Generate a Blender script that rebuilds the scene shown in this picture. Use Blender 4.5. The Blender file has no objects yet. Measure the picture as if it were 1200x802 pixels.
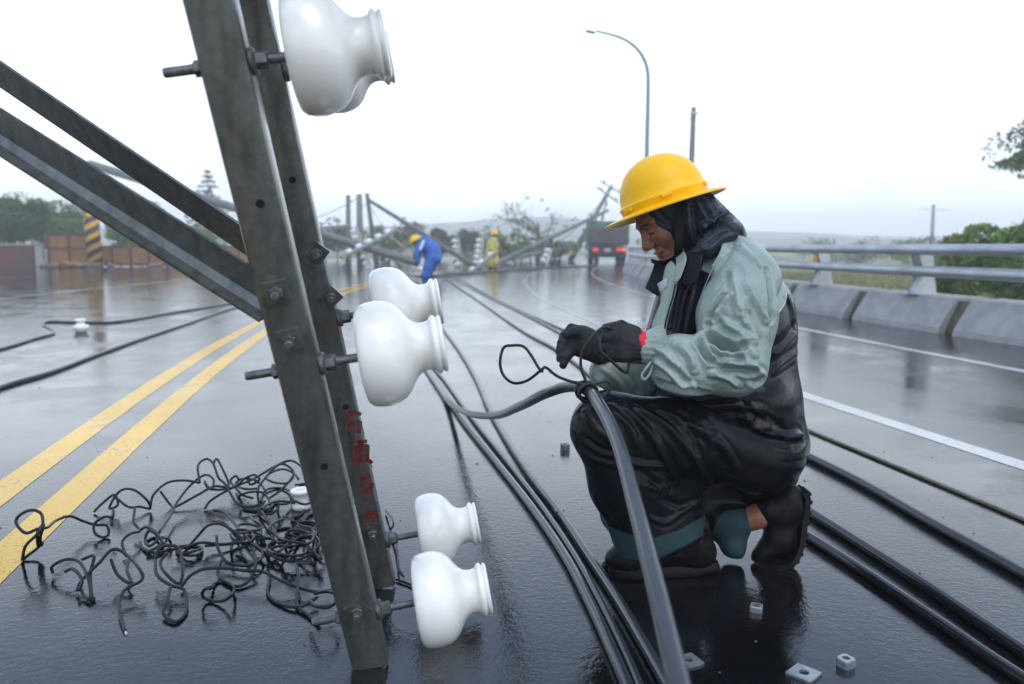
import bpy, bmesh, math, random
import numpy as np
from mathutils import Vector, Matrix
from mathutils.bvhtree import BVHTree
rng = np.random.default_rng(7); random.seed(7)
scene = bpy.context.scene
# ------------------------------------------------------------------ camera
F = 933.0; CAM_H = 0.92
PITCH = math.atan((401-289)/F); YAW = math.atan(200/F)
cam_d = bpy.data.cameras.new('camera'); cam = bpy.data.objects.new('camera', cam_d)
scene.collection.objects.link(cam); scene.camera = cam
cam_d.sensor_width = 36.0; cam_d.lens = F/1200*36.0
cam_d.clip_start = 0.02; cam_d.clip_end = 5000
cam.location = (0, 0, CAM_H)
cam.rotation_euler = (math.pi/2-PITCH, 0, -YAW)
cam_d.dof.use_dof = True; cam_d.dof.focus_distance = 2.12; cam_d.dof.aperture_fstop = 3.0
# ------------------------------------------------------------------ world: overcast sky
SUN_EL, SUN_AZ = math.radians(55), math.radians(165)      # azimuth from +Y towards +X
world = bpy.data.worlds.new('World'); scene.world = world; world.use_nodes = True
nt = world.node_tree; nt.nodes.clear()
w_out = nt.nodes.new('ShaderNodeOutputWorld'); w_bg = nt.nodes.new('ShaderNodeBackground')
w_sky = nt.nodes.new('ShaderNodeTexSky'); w_sky.sky_type = 'NISHITA'; w_sky.sun_disc = False
w_sky.sun_elevation = SUN_EL; w_sky.sun_rotation = SUN_AZ; w_sky.dust_density = 5; w_sky.air_density = 1.0
w_tc = nt.nodes.new('ShaderNodeTexCoord'); w_no = nt.nodes.new('ShaderNodeTexNoise')
w_no.inputs['Scale'].default_value = 1.35; w_no.inputs['Detail'].default_value = 4
w_cl = nt.nodes.new('ShaderNodeMix'); w_cl.data_type = 'RGBA'
w_cl.inputs[6].default_value = (5.3, 5.9, 6.5, 1); w_cl.inputs[7].default_value = (12.6, 13.6, 15.0, 1)
w_mx = nt.nodes.new('ShaderNodeMix'); w_mx.data_type = 'RGBA'; w_mx.inputs[0].default_value = 0.94
nt.links.new(w_tc.outputs['Generated'], w_no.inputs['Vector'])
w_mr = nt.nodes.new('ShaderNodeMapRange'); w_mr.inputs[1].default_value = .36; w_mr.inputs[2].default_value = .60
nt.links.new(w_no.outputs[0], w_mr.inputs[0]); nt.links.new(w_mr.outputs[0], w_cl.inputs[0])
# the cloud deck is white low down and a deeper blue-grey overhead
w_sep = nt.nodes.new('ShaderNodeSeparateXYZ'); nt.links.new(w_tc.outputs['Generated'], w_sep.inputs[0])
w_el = nt.nodes.new('ShaderNodeMapRange'); w_el.interpolation_type = 'SMOOTHSTEP'; w_el.inputs[1].default_value = .20; w_el.inputs[2].default_value = .48
nt.links.new(w_sep.outputs[2], w_el.inputs[0])
w_up = nt.nodes.new('ShaderNodeMix'); w_up.data_type = 'RGBA'; w_up.inputs[7].default_value = (3.9, 5.2, 7.8, 1)
nt.links.new(w_el.outputs[0], w_up.inputs[0]); nt.links.new(w_cl.outputs[2], w_up.inputs[6])
nt.links.new(w_sky.outputs[0], w_mx.inputs[6]); nt.links.new(w_up.outputs[2], w_mx.inputs[7])
nt.links.new(w_mx.outputs[2], w_bg.inputs[0]); w_bg.inputs[1].default_value = 0.1
nt.links.new(w_bg.outputs[0], w_out.inputs[0])
# ------------------------------------------------------------------ sun behind the cloud
sun_d = bpy.data.lights.new('sun', 'SUN'); sun = bpy.data.objects.new('sun', sun_d)
scene.collection.objects.link(sun); sun_d.energy = 0.8; sun_d.angle = math.radians(45); sun_d.color = (1, .92, .80)
sd = Vector((math.sin(SUN_AZ)*math.cos(SUN_EL), math.cos(SUN_AZ)*math.cos(SUN_EL), math.sin(SUN_EL)))
sun.rotation_euler = sd.to_track_quat('Z', 'Y').to_euler(); sun.location = (-10, 10, 20)
# ------------------------------------------------------------------ exposure
vs = scene.view_settings
vs.view_transform = 'Standard'; vs.look = 'None'; vs.exposure = 0.76; vs.gamma = 1.0; vs.use_curve_mapping = False
scene.render.engine = 'CYCLES'
scene.cycles.use_denoising = True; scene.cycles.max_bounces = 6; scene.cycles.volume_bounces = 2
scene.cycles.volume_step_rate = 4
# ------------------------------------------------------------------ pixel <-> place helpers
cy_, sy_, cp_, sp_ = math.cos(YAW), math.sin(YAW), math.cos(PITCH), math.sin(PITCH)
RT = np.array([cy_, -sy_, 0.]); F0 = np.array([sy_, cy_, 0.])
FW = F0*cp_+np.array([0, 0, -sp_]); UP = F0*sp_+np.array([0, 0, cp_]); CC = np.array([0, 0, CAM_H])
def ray(px, py): return FW+RT*(px-600)/F-UP*(py-401)/F
def P(px, py, d): return CC+ray(px, py)*d
def G(px, py, z=0.0):
    v = ray(px, py); return CC+v*(z-CAM_H)/v[2]
def pix(p):
    v = np.asarray(p)-CC; d = v@FW
    return np.stack([600+F*(v@RT)/d, 401-F*(v@UP)/d, d], -1)
def unit(v): v = np.asarray(v, float); return v/np.linalg.norm(v)
def bend(y):                                   # the road curves to the right ahead
    y = np.asarray(y, float); return np.where(y > 3.7, 0.0069*(y-3.7)**2, 0.0)
# ------------------------------------------------------------------ object helpers
def link(o): scene.collection.objects.link(o); return o
def tag(o, label=None, cat=None, group=None, kind=None):
    for k, v in (('label', label), ('category', cat), ('group', group), ('kind', kind)):
        if v: o[k] = v
    return o
def thing(name, label, cat, group=None, loc=(0, 0, 0)):
    o = bpy.data.objects.new(name, None); o.empty_display_size = .1; o.location = loc
    link(o); return tag(o, label, cat, group)
def addmesh(name, V, Fc, mats, parent=None, smooth=False, midx=None):
    me = bpy.data.meshes.new(name)
    V = np.asarray(V, float)
    if parent is not None: V = V-world_loc(parent)
    me.from_pydata([tuple(v) for v in V], [], [tuple(int(i) for i in f) for f in Fc])
    if not isinstance(mats, (list, tuple)): mats = [mats]
    for m in mats: me.materials.append(m)
    if midx is not None: me.polygons.foreach_set('material_index', np.asarray(midx, np.int32))
    if smooth is True: me.polygons.foreach_set('use_smooth', np.ones(len(me.polygons), bool))
    me.update()
    o = bpy.data.objects.new(name, me); link(o)
    if parent is not None: o.parent = parent
    if isinstance(smooth, float):
        me.polygons.foreach_set('use_smooth', np.ones(len(me.polygons), bool))
        me.set_sharp_from_angle(angle=math.radians(smooth))
    return o
def world_loc(o):
    p = np.zeros(3)
    while o is not None: p = p+np.array(o.location); o = o.parent
    return p
class MB:
    """collects shapes that make one mesh"""
    def __init__(s): s.V = []; s.Fc = []; s.n = 0; s.mi = []
    def add(s, V, Fc, mi=0):
        s.V.append(np.asarray(V, float)); s.Fc += [tuple(i+s.n for i in f) for f in Fc]; s.n += len(V)
        s.mi += [mi]*len(Fc); return s
    def box(s, c, size, ax=None, mi=0, bev=0.0):
        c = np.asarray(c, float); h = np.asarray(size, float)/2
        ax = np.eye(3) if ax is None else np.asarray(ax)
        if bev <= 0:
            V = [c+ax[0]*h[0]*i+ax[1]*h[1]*j+ax[2]*h[2]*k for i in (-1, 1) for j in (-1, 1) for k in (-1, 1)]
            return s.add(V, [(0, 1, 3, 2), (4, 6, 7, 5), (0, 4, 5, 1), (2, 3, 7, 6), (0, 2, 6, 4), (1, 5, 7, 3)], mi)
        bm = bmesh.new(); bmesh.ops.create_cube(bm, size=1)
        for v in bm.verts: v.co = Vector((v.co.x*2*h[0], v.co.y*2*h[1], v.co.z*2*h[2]))
        bmesh.ops.bevel(bm, geom=bm.edges[:], offset=bev, segments=2, affect='EDGES', profile=.6)
        V = [c+ax[0]*v.co.x+ax[1]*v.co.y+ax[2]*v.co.z for v in bm.verts]
        Fc = [[v.index for v in f.verts] for f in bm.faces]; bm.free()
        return s.add(V, Fc, mi)
    def lathe(s, a, d, prof, n=24, mi=0, squash=None):
        """prof: list of (t along d, radius)"""
        a = np.asarray(a, float); d = unit(d); u = unit(np.cross(d, [0.3, 0.5, 0.8])); v = np.cross(d, u)
        V = []; Fc = []
        for t, r in prof:
            for k in range(n):
                q = 2*math.pi*k/n; V.append(a+d*t+(u*math.cos(q)+v*math.sin(q))*max(r, 1e-5))
        m = len(prof)
        for i in range(m-1):
            for k in range(n):
                k2 = (k+1) % n; Fc.append((i*n+k, i*n+k2, (i+1)*n+k2, (i+1)*n+k))
        if prof[0][1] > 1e-4: Fc.append(tuple(range(n-1, -1, -1)))
        if prof[-1][1] > 1e-4: Fc.append(tuple((m-1)*n+k for k in range(n)))
        return s.add(V, Fc, mi)
    def cyl(s, a, b, ra, rb=None, n=16, mi=0):
        a = np.asarray(a, float); b = np.asarray(b, float); rb = ra if rb is None else rb
        return s.lathe(a, b-a, [(0, ra), (np.linalg.norm(b-a), rb)], n, mi)
    def tube(s, pts, r, n=8, mi=0, cap=True):
        pts = np.asarray(pts, float); m = len(pts); r = np.broadcast_to(np.asarray(r, float), (m,))
        T = np.gradient(pts, axis=0); T /= np.maximum(np.linalg.norm(T, axis=1, keepdims=True), 1e-9)
        u = np.cross(T[0], [0, 0, 1.]); u = np.cross(T[0], [1., 0, 0]) if np.linalg.norm(u) < .1 else u
        V = []; Fc = []
        for i in range(m):
            u = u-T[i]*(u@T[i]); u = unit(u); v = np.cross(T[i], u)
            for k in range(n):
                q = 2*math.pi*k/n; V.append(pts[i]+(u*math.cos(q)+v*math.sin(q))*r[i])
        for i in range(m-1):
            for k in range(n):
                k2 = (k+1) % n; Fc.append((i*n+k, i*n+k2, (i+1)*n+k2, (i+1)*n+k))
        if cap: Fc.append(tuple(range(n-1, -1, -1))); Fc.append(tuple((m-1)*n+k for k in range(n)))
        return s.add(V, Fc, mi)
    def build(s, name, mats, parent=None, smooth=False):
        o = addmesh(name, np.concatenate(s.V), s.Fc, mats, parent, smooth, s.mi if max(s.mi, default=0) > 0 else None)
        return o
def spline(pts, step=8):
    """Catmull-Rom through the points"""
    p = np.asarray(pts, float); q = np.vstack([2*p[0]-p[1], p, 2*p[-1]-p[-2]]); out = []
    for i in range(1, len(q)-2):
        a, b, c, d = q[i-1], q[i], q[i+1], q[i+2]
        for k in range(step):
            t = k/step
            out.append(.5*((2*b)+(c-a)*t+(2*a-5*b+4*c-d)*t*t+(3*b-a-3*c+d)*t**3))
    out.append(p[-1]); return np.array(out)
def copy_tree(o, parent=None):
    c = o.copy(); link(c); c.parent = parent
    for ch in list(o.children): copy_tree(ch, c)
    return c
# ------------------------------------------------------------------ materials
def mat(name, col, rough=.6, metal=0., col2=None, nscale=8., contrast=(.35, .65), bump=0., bscale=60., coat=0., coat_r=.1,
        spec=.5, rough2=None, detail=6., tl=0., stretch=None, sss=0.):
    m = bpy.data.materials.new(name); m.use_nodes = True; t = m.node_tree; b = t.nodes['Principled BSDF']
    b.inputs['Base Color'].default_value = (*col, 1); b.inputs['Roughness'].default_value = rough
    b.inputs['Metallic'].default_value = metal; b.inputs['Specular IOR Level'].default_value = spec
    b.inputs['Coat Weight'].default_value = coat; b.inputs['Coat Roughness'].default_value = coat_r
    if tl: b.inputs['Transmission Weight'].default_value = tl
    if sss:
        b.inputs['Subsurface Weight'].default_value = sss; b.inputs['Subsurface Radius'].default_value = (.012, .005, .003)
        b.inputs['Subsurface Scale'].default_value = 1.0
    tc = t.nodes.new('ShaderNodeTexCoord'); co = tc.outputs['Object']
    if stretch:
        mp = t.nodes.new('ShaderNodeMapping'); mp.inputs['Scale'].default_value = stretch
        t.links.new(co, mp.inputs[0]); co = mp.outputs[0]
    if col2 is not None or rough2 is not None:
        n = t.nodes.new('ShaderNodeTexNoise'); n.inputs['Scale'].default_value = nscale; n.inputs['Detail'].default_value = detail
        t.links.new(co, n.inputs['Vector'])
        r = t.nodes.new('ShaderNodeMapRange'); r.inputs[1].default_value = contrast[0]; r.inputs[2].default_value = contrast[1]
        t.links.new(n.outputs[0], r.inputs[0])
        if col2 is not None:
            x = t.nodes.new('ShaderNodeMix'); x.data_type = 'RGBA'
            x.inputs[6].default_value = (*col, 1); x.inputs[7].default_value = (*col2, 1)
            t.links.new(r.outputs[0], x.inputs[0]); t.links.new(x.outputs[2], b.inputs['Base Color'])
        if rough2 is not None:
            x = t.nodes.new('ShaderNodeMix'); x.inputs[2].default_value = rough; x.inputs[3].default_value = rough2
            t.links.new(r.outputs[0], x.inputs[0]); t.links.new(x.outputs[0], b.inputs['Roughness'])
    if bump:
        n = t.nodes.new('ShaderNodeTexNoise'); n.inputs['Scale'].default_value = bscale; n.inputs['Detail'].default_value = 5
        t.links.new(co, n.inputs['Vector']); k = t.nodes.new('ShaderNodeBump')
        k.inputs['Strength'].default_value = min(1, bump); k.inputs['Distance'].default_value = .4/bscale
        t.links.new(n.outputs[0], k.inputs['Height']); t.links.new(k.outputs[0], b.inputs['Normal'])
    return m
def node(t, kind, **kw):
    n = t.nodes.new(kind)
    for k, v in kw.items(): setattr(n, k, v)
    return n
M = {}
# ================================================================== the setting: wet road, verge, hills, haze
def wet_material(name, base, base2, film=.5, paint=None):
    """asphalt (or paint) under a film of rain water"""
    m = bpy.data.materials.new(name); m.use_nodes = True; t = m.node_tree; b = t.nodes['Principled BSDF']; L = t.links.new
    geo = node(t, 'ShaderNodeNewGeometry')
    def noise(scale, detail=5, rough=.5, stretch=None):
        n = node(t, 'ShaderNodeTexNoise'); n.inputs['Scale'].default_value = scale; n.inputs['Detail'].default_value = detail
        n.inputs['Roughness'].default_value = rough
        if stretch:
            mp = node(t, 'ShaderNodeMapping'); mp.inputs['Scale'].default_value = stretch
            L(geo.outputs['Position'], mp.inputs[0]); L(mp.outputs[0], n.inputs['Vector'])
        else: L(geo.outputs['Position'], n.inputs['Vector'])
        return n
    def rng_(src, a, c, lo=0., hi=1.):
        r = node(t, 'ShaderNodeMapRange'); r.inputs[1].default_value = a; r.inputs[2].default_value = c
        r.inputs[3].default_value = lo; r.inputs[4].default_value = hi; L(src, r.inputs[0]); return r.outputs[0]
    grit = noise(420, 3); wear = noise(1.1, 6, .6); pool = noise(1.5, 6, .62)
    x = node(t, 'ShaderNodeMix', data_type='RGBA'); x.inputs[6].default_value = (*base, 1); x.inputs[7].default_value = (*base2, 1)
    L(rng_(wear.outputs[0], .35, .65), x.inputs[0])
    y = node(t, 'ShaderNodeMix', data_type='RGBA', blend_type='MULTIPLY'); y.inputs[0].default_value = .6
    L(x.outputs[2], y.inputs[6]); g = node(t, 'ShaderNodeCombineColor')
    gv = rng_(grit.outputs[0], .3, .7, .55, 1.35)
    for k in range(3): L(gv, g.inputs[k])
    L(g.outputs[0], y.inputs[7]); L(y.outputs[2], b.inputs['Base Color'])
    if paint:       # worn paint: asphalt shows through where traffic has rubbed it away
        w1 = noise(70, 4, .7); w2 = noise(3.0, 5, .6); ad = node(t, 'ShaderNodeMath', operation='ADD'); L(w1.outputs[0], ad.inputs[0]); L(rng_(w2.outputs[0], .3, .7, -.12, .12), ad.inputs[1])
        z = node(t, 'ShaderNodeMix', data_type='RGBA'); L(rng_(ad.outputs[0], .60, .68), z.inputs[0]); L(y.outputs[2], z.inputs[6]); z.inputs[7].default_value = (.03, .03, .032, 1); L(z.outputs[2], b.inputs['Base Color'])
    b.inputs['Roughness'].default_value = .55; b.inputs['Specular IOR Level'].default_value = .0
    # water film as a coat: smooth in the pools, broken by the grit elsewhere
    b.inputs['Coat Weight'].default_value = .65 if paint else 1.0; b.inputs['Coat IOR'].default_value = 1.55
    dry = rng_(pool.outputs[0], .44, .60, 1., 0.)
    L(rng_(dry, 0, 1, .003, .03), b.inputs['Coat Roughness'])
    rip = noise(48, 4, .6, (1, 1.0, 1)); rip2 = noise(6.5, 3, .5)
    k1 = node(t, 'ShaderNodeBump'); k1.inputs['Distance'].default_value = .0012; L(rng_(dry, 0, 1, .45, 1.0), k1.inputs['Strength'])
    L(rip.outputs[0], k1.inputs['Height'])
    k2 = node(t, 'ShaderNodeBump'); k2.inputs['Distance'].default_value = .0014; k2.inputs['Strength'].default_value = .5
    L(rip2.outputs[0], k2.inputs['Height']); L(k1.outputs[0], k2.inputs['Normal'])
    k3 = node(t, 'ShaderNodeBump'); k3.inputs['Distance'].default_value = .0008; L(rng_(dry, 0, 1, .0, .05), k3.inputs['Strength'])
    L(grit.outputs[0], k3.inputs['Height']); L(k2.outputs[0], k3.inputs['Normal'])
    agg = noise(135, 2, .5); k5 = node(t, 'ShaderNodeBump'); k5.inputs['Distance'].default_value = .0020; L(rng_(dry, 0, 1, .05, .30), k5.inputs['Strength'])
    L(agg.outputs[0], k5.inputs['Height']); L(k3.outputs[0], k5.inputs['Normal']); L(k5.outputs[0], b.inputs['Coat Normal'])
    k4 = node(t, 'ShaderNodeBump'); k4.inputs['Distance'].default_value = .002; k4.inputs['Strength'].default_value = .5
    L(grit.outputs[0], k4.inputs['Height']); L(k4.outputs[0], b.inputs['Normal'])
    return m
M['road'] = wet_material('wet asphalt', (.004, .0045, .0055), (.010, .0105, .0125))
M['yellow_paint'] = wet_material('wet yellow road paint', (.86, .50, .02), (.70, .40, .02), paint=1)
M['white_paint'] = wet_material('wet white road paint', (.62, .62, .58), (.50, .50, .47), paint=1)
M['blue_paint'] = wet_material('wet blue road paint', (.08, .25, .45), (.12, .32, .5))
YS = np.concatenate([np.linspace(-6, 4, 8), np.linspace(5, 80, 60)])
def strip(x0, x1, z, ys=YS):
    V = []; Fc = []
    for y in ys:
        o = bend(y); V += [(x0+o, y, z), (x1+o, y, z)]
    for i in range(len(ys)-1): Fc.append((2*i, 2*i+1, 2*i+3, 2*i+2))
    return V, Fc
road = addmesh('road', *strip(-24, 6.9, 0.0), M['road']); tag(road, kind='structure')
def marking(name, x, w, m, y0=-6, y1=70, parent=road):
    ys = np.arange(y0, y1+.01, 1.0); return addmesh(name, *strip(x-w/2, x+w/2, .0015, ys), m, parent)
marking('yellow_line', -1.27, .13, M['yellow_paint']); marking('yellow_line', -1.00, .13, M['yellow_paint'])
M['white_worn'] = wet_material('worn white road paint', (.42, .42, .40), (.30, .30, .29), paint=1)
marking('white_line', 2.80, .115, M['white_paint'], -6, 8); marking('white_line', 2.80, .10, M['white_worn'], 8, 34)
marking('white_line', 4.93, .11, M['white_paint'], -6, 14); marking('white_line', 4.93, .11, M['white_worn'], 14, 60)
marking('white_line', -6.9, .13, M['white_paint']); marking('blue_line', -13.1, .5, M['blue_paint'], 8, 60)
# ground beyond the road
M['earth'] = mat('verge earth and grass', (.13, .15, .05), .9, col2=(.24, .21, .09), nscale=.35, bump=.6, bscale=4)
M['field'] = mat('dry field grass', (.27, .24, .10), .9, col2=(.15, .18, .055), nscale=.5, bump=.6, bscale=6)
def ground_height(x, y):
    x = np.asarray(x, float); y = np.asarray(y, float); e = x-bend(np.clip(y, -50, 80))
    drop = -.02-.55*np.clip((e-7.0)/2.0, 0, 1)
    return drop-.03
gx = np.concatenate([np.linspace(-530, -30, 30), np.linspace(-28, 60, 60), np.linspace(64, 530, 30)])
gy = np.concatenate([np.linspace(-60, 80, 71), np.linspace(90, 530, 40)])
GX, GY = np.meshgrid(gx, gy); GZ = ground_height(GX, GY)
GV = np.stack([GX.ravel(), GY.ravel(), GZ.ravel()], 1); nx = len(gx)
GF = [(j*nx+i, j*nx+i+1, (j+1)*nx+i+1, (j+1)*nx+i) for j in range(len(gy)-1) for i in range(nx-1)]
ground = addmesh('ground', GV, GF, M['earth'], smooth=True); tag(ground, kind='structure')
# misty hills
M['hill'] = mat('hill forest', (.05, .075, .04), .95, col2=(.09, .11, .06), nscale=.05, bump=.5, bscale=.4)
def ridge(d, prof, depth=70):
    """prof: (px, py of the skyline) at distance d"""
    px = np.arange(-250, 1451, 12.); py = np.interp(px, [p[0] for p in prof], [p[1] for p in prof])
    r = np.random.default_rng(int(d)); py = py+np.convolve(r.normal(0, 2.2, len(px)+8), np.ones(9)/5, 'valid')
    rows = []
    for t, q in ((0, 0.), (.35, .45), (.7, .85), (1, 1.)):
        row = []
        for a, b in zip(px, py):
            top = P(a, b, d); g = top.copy(); far = unit(np.array([ray(a, 289)[0], ray(a, 289)[1], 0]))
            p = top+far*depth*(t-1); p[2] = -1+(top[2]+1)*q; row.append(p)
        rows.append(row)
    n = len(px); V = np.array(rows).reshape(-1, 3)
    return V, [(j*n+i, j*n+i+1, (j+1)*n+i+1, (j+1)*n+i) for j in range(3) for i in range(n-1)]
for d, prof in ((330, [(-250, 266), (0, 270), (200, 266), (400, 270), (480, 272), (560, 273), (640, 270), (720, 276), (800, 281), (950, 279), (1100, 281), (1450, 276)]),
                (460, [(-250, 262), (200, 266), (420, 266), (540, 262), (600, 256), (640, 253), (690, 256), (760, 266), (900, 274), (1050, 276), (1450, 272)])):
    h = addmesh('hill', *ridge(d, prof), M['hill'], smooth=True); tag(h, kind='structure')
# the misty air
hz = MB().box((0, 235, 10.6), (1100, 620, 24.2)).build('haze', bpy.data.materials.new('haze')); tag(hz, 'pale drizzle mist hanging over the road and hills', None, kind='stuff')
hm = hz.data.materials[0]; hm.use_nodes = True; hm.node_tree.nodes.clear()
ho = node(hm.node_tree, 'ShaderNodeOutputMaterial'); hv = node(hm.node_tree, 'ShaderNodeVolumePrincipled')
hv.inputs['Color'].default_value = (1, 1, 1, 1); hv.inputs['Density'].default_value = .0036; hv.inputs['Anisotropy'].default_value = .45
hm.node_tree.links.new(hv.outputs[0], ho.inputs['Volume'])
# ================================================================== guard rail on its concrete parapet
M['concrete'] = mat('weathered concrete', (.36, .35, .34), .8, col2=(.27, .265, .26), nscale=5, bump=.5, bscale=90)
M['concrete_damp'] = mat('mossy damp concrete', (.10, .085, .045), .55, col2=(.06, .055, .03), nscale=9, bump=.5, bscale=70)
M['galv'] = mat('galvanised rail', (.50, .52, .53), .42, .75, col2=(.40, .42, .43), nscale=3, rough2=.55, bump=.1, bscale=60)
M['amber'] = mat('amber reflector', (.85, .38, .02), .25, coat=1)
guard = thing('guardrail', 'grey two-pipe guardrail on sloped concrete parapet along the road edge', 'guardrail')
X0 = 6.12
def gpt(dx, y, z):
    """a point at offset dx from the road edge line, measured square to the curve"""
    s = 0.0138*max(0, y-3.7); n = np.array([1, -s, 0])/math.hypot(1, s); t = np.array([s, 1, 0])/math.hypot(1, s)
    return np.array([X0+float(bend(y)), y, z])+n*dx, n, t
# parapet blocks: sloped face, flat top; dark drain slots between them
PROF = [(0.0, 0.0), (.015, .06), (.20, .36), (.235, .375), (.60, .375), (.62, .35), (.62, -.5), (0.0, -.5)]
def prism(prof, ys):
    V = []; Fc = []; n = len(prof)
    for y in ys:
        for dx, z in prof: V.append(gpt(dx, y, z)[0])
    for j in range(len(ys)-1):
        for k in range(n): k2 = (k+1) % n; Fc.append((j*n+k, (j+1)*n+k, (j+1)*n+k2, j*n+k2))
    Fc.append(tuple(range(n))); Fc.append(tuple((len(ys)-1)*n+k for k in range(n-1, -1, -1)))
    return V, Fc
PITCHB = 1.82
edges = [7.2+PITCHB*k for k in range(-6, 24)]
for a, b in zip(edges[:-1], edges[1:]):
    addmesh('parapet_block', *prism(PROF, np.linspace(a+.11, b-.11, 3)), M['concrete'], guard)
SLOT = [(.09, -.4), (.09, .03), (.235, .345), (.60, .345), (.60, -.4)]
for e in edges[1:-1]: addmesh('drain_slot', *prism(SLOT, [e-.109, e+.109]), M['concrete_damp'], guard)
# pipes
ysr = np.arange(-5, 50, 1.0)
for z, r in ((.885, .062), (.64, .062)):
    pts = np.array([gpt(.22, y, z)[0] for y in ysr]); MB().tube(pts, r, 14).build('rail', M['galv'], guard, True)
def post_geo(y, mirror=1):
    mb = MB(); o, n, t = gpt(.30, y, .375)
    # tapered plate post leaning to the road: wide foot, concave front, two side flanges
    prof = [(.16, 0), (-.10, 0), (-.105, .02), (-.045, .16), (-.03, .30), (-.07, .40), (-.10, .50), (.02, .53), (.09, .44), (.12, .2)]
    for s in (-.075, .075):
        V = [o+n*a+t*(s+q)+np.array([0, 0, b]) for q in (-.006, .006) for a, b in prof]; k = len(prof)
        mb.add(V, [tuple(range(k-1, -1, -1)), tuple(range(k, 2*k))]+[(i, (i+1) % k, (i+1) % k+k, i+k) for i in range(k)])
    front = prof[1:7]
    V = [o+n*(a+.012)+t*q+np.array([0, 0, b]) for a, b in front for q in (-.069, .069)]
    mb.add(V, [(2*i, 2*i+1, 2*i+3, 2*i+2) for i in range(len(front)-1)])
    mb.box(o+np.array([0, 0, .006]), (.36, .24, .012), np.array([n, t, [0, 0, 1]]))
    return mb
for k, y in enumerate(8.05+2.25*np.arange(-5, 17)):
    p = post_geo(y).build('post', M['galv'], guard)
    if k == 6 or k == 10 or k == 14:
        o, n, t = gpt(.30-.02, y, .375+.37)
        MB().lathe(o-n*.05, -n, [(0, .055), (.02, .055), (.024, .045)], 20).build('reflector', M['amber'], p)
# ================================================================== the fallen steel crossarm with its insulators
def steel_material():
    m = bpy.data.materials.new('galvanised steel, stained'); m.use_nodes = True; t = m.node_tree; b = t.nodes['Principled BSDF']; L = t.links.new
    tc = node(t, 'ShaderNodeTexCoord')
    def noise(s, d=6, st=None):
        n = node(t, 'ShaderNodeTexNoise'); n.inputs['Scale'].default_value = s; n.inputs['Detail'].default_value = d
        L(tc.outputs['Object'], n.inputs['Vector']); return n.outputs[0]
    def ramp(src, stops):
        r = node(t, 'ShaderNodeValToRGB'); L(src, r.inputs[0]); e = r.color_ramp.elements
        while len(e) < len(stops): e.new(.5)
        for q, (p, c) in zip(e, stops): q.position = p; q.color = (*c, 1)
        return r.outputs[0]
    v = node(t, 'ShaderNodeTexVoronoi'); v.inputs['Scale'].default_value = 70; L(tc.outputs['Object'], v.inputs['Vector'])
    base = ramp(noise(55), [(.25, (.115, .124, .118)), (.5, (.14, .148, .14)), (.75, (.165, .174, .165))])
    sp = ramp(v.outputs['Color'], [(.2, (.92, .92, .92)), (.8, (1.06, 1.06, 1.05))])
    x = node(t, 'ShaderNodeMix', data_type='RGBA', blend_type='MULTIPLY'); x.inputs[0].default_value = .8; L(base, x.inputs[6]); L(sp, x.inputs[7])
    mp = node(t, 'ShaderNodeMapping'); mp.inputs['Scale'].default_value = (42, 42, 2.6); mp.inputs['Rotation'].default_value = (.2, -.17, 0); L(tc.outputs['Object'], mp.inputs[0])
    sn = node(t, 'ShaderNodeTexNoise'); sn.inputs['Scale'].default_value = 1.0; sn.inputs['Detail'].default_value = 5; L(mp.outputs[0], sn.inputs['Vector'])
    sk = ramp(sn.outputs[0], [(.32, (.62, .62, .60)), (.5, (1, 1, 1)), (.68, (1.22, 1.2, 1.16))]); x2 = node(t, 'ShaderNodeMix', data_type='RGBA', blend_type='MULTIPLY'); x2.inputs[0].default_value = .8
    L(x.outputs[2], x2.inputs[6]); L(sk, x2.inputs[7]); x = x2
    rust = node(t, 'ShaderNodeMix', data_type='RGBA'); rust.inputs[7].default_value = (.12, .075, .03, 1)
    rr = node(t, 'ShaderNodeMapRange'); rr.inputs[1].default_value = .60; rr.inputs[2].default_value = .78; rr.inputs[4].default_value = .8
    L(noise(9, 8), rr.inputs[0]); L(rr.outputs[0], rust.inputs[0]); L(x.outputs[2], rust.inputs[6]); L(rust.outputs[2], b.inputs['Base Color'])
    b.inputs['Metallic'].default_value = .7; b.inputs['Coat Weight'].default_value = .8; b.inputs['Coat Roughness'].default_value = .12; b.inputs['Coat IOR'].default_value = 1.36
    r2 = node(t, 'ShaderNodeMapRange'); r2.inputs[3].default_value = .28; r2.inputs[4].default_value = .52; L(noise(22), r2.inputs[0]); L(r2.outputs[0], b.inputs['Roughness'])
    k = node(t, 'ShaderNodeBump'); k.inputs['Strength'].default_value = .25; k.inputs['Distance'].default_value = .002; L(noise(120, 4), k.inputs['Height']); L(k.outputs[0], b.inputs['Normal'])
    return m
M['steel'] = steel_material()
M['bolt'] = mat('bolt steel', (.20, .21, .21), .42, .7, col2=(.10, .10, .10), nscale=60, bump=.3, bscale=300)
M['dark'] = mat('hole darkness', (.004, .004, .004), .9)
M['porcelain'] = mat('white glazed porcelain', (.87, .86, .82), .22, col2=(.64, .62, .55), nscale=9, contrast=(.52, .82), coat=.25, coat_r=.06)
M['porcelain_unglazed'] = mat('sandy porcelain edge', (.45, .38, .30), .7)
M['red_paint'] = mat('red brush paint', (.20, .018, .016), .55, col2=(.10, .06, .055), nscale=45)
arm = thing('steel_crossarm', 'galvanised steel double crossarm standing on end with six white insulators', 'crossarm', loc=tuple(G(434, 784)))
B0 = G(434, 784); A = unit(P(243, 0, 1.25)-B0); VB = G(446, 690)-B0
N = -VB-A*(-VB@A); N = unit(N); W = np.cross(A, N); W = W if W@RT > 0 else -W
LEN = 1.95; CW = .080; CD = .046; TH = .006
AX = np.array([W, N, A])
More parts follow.
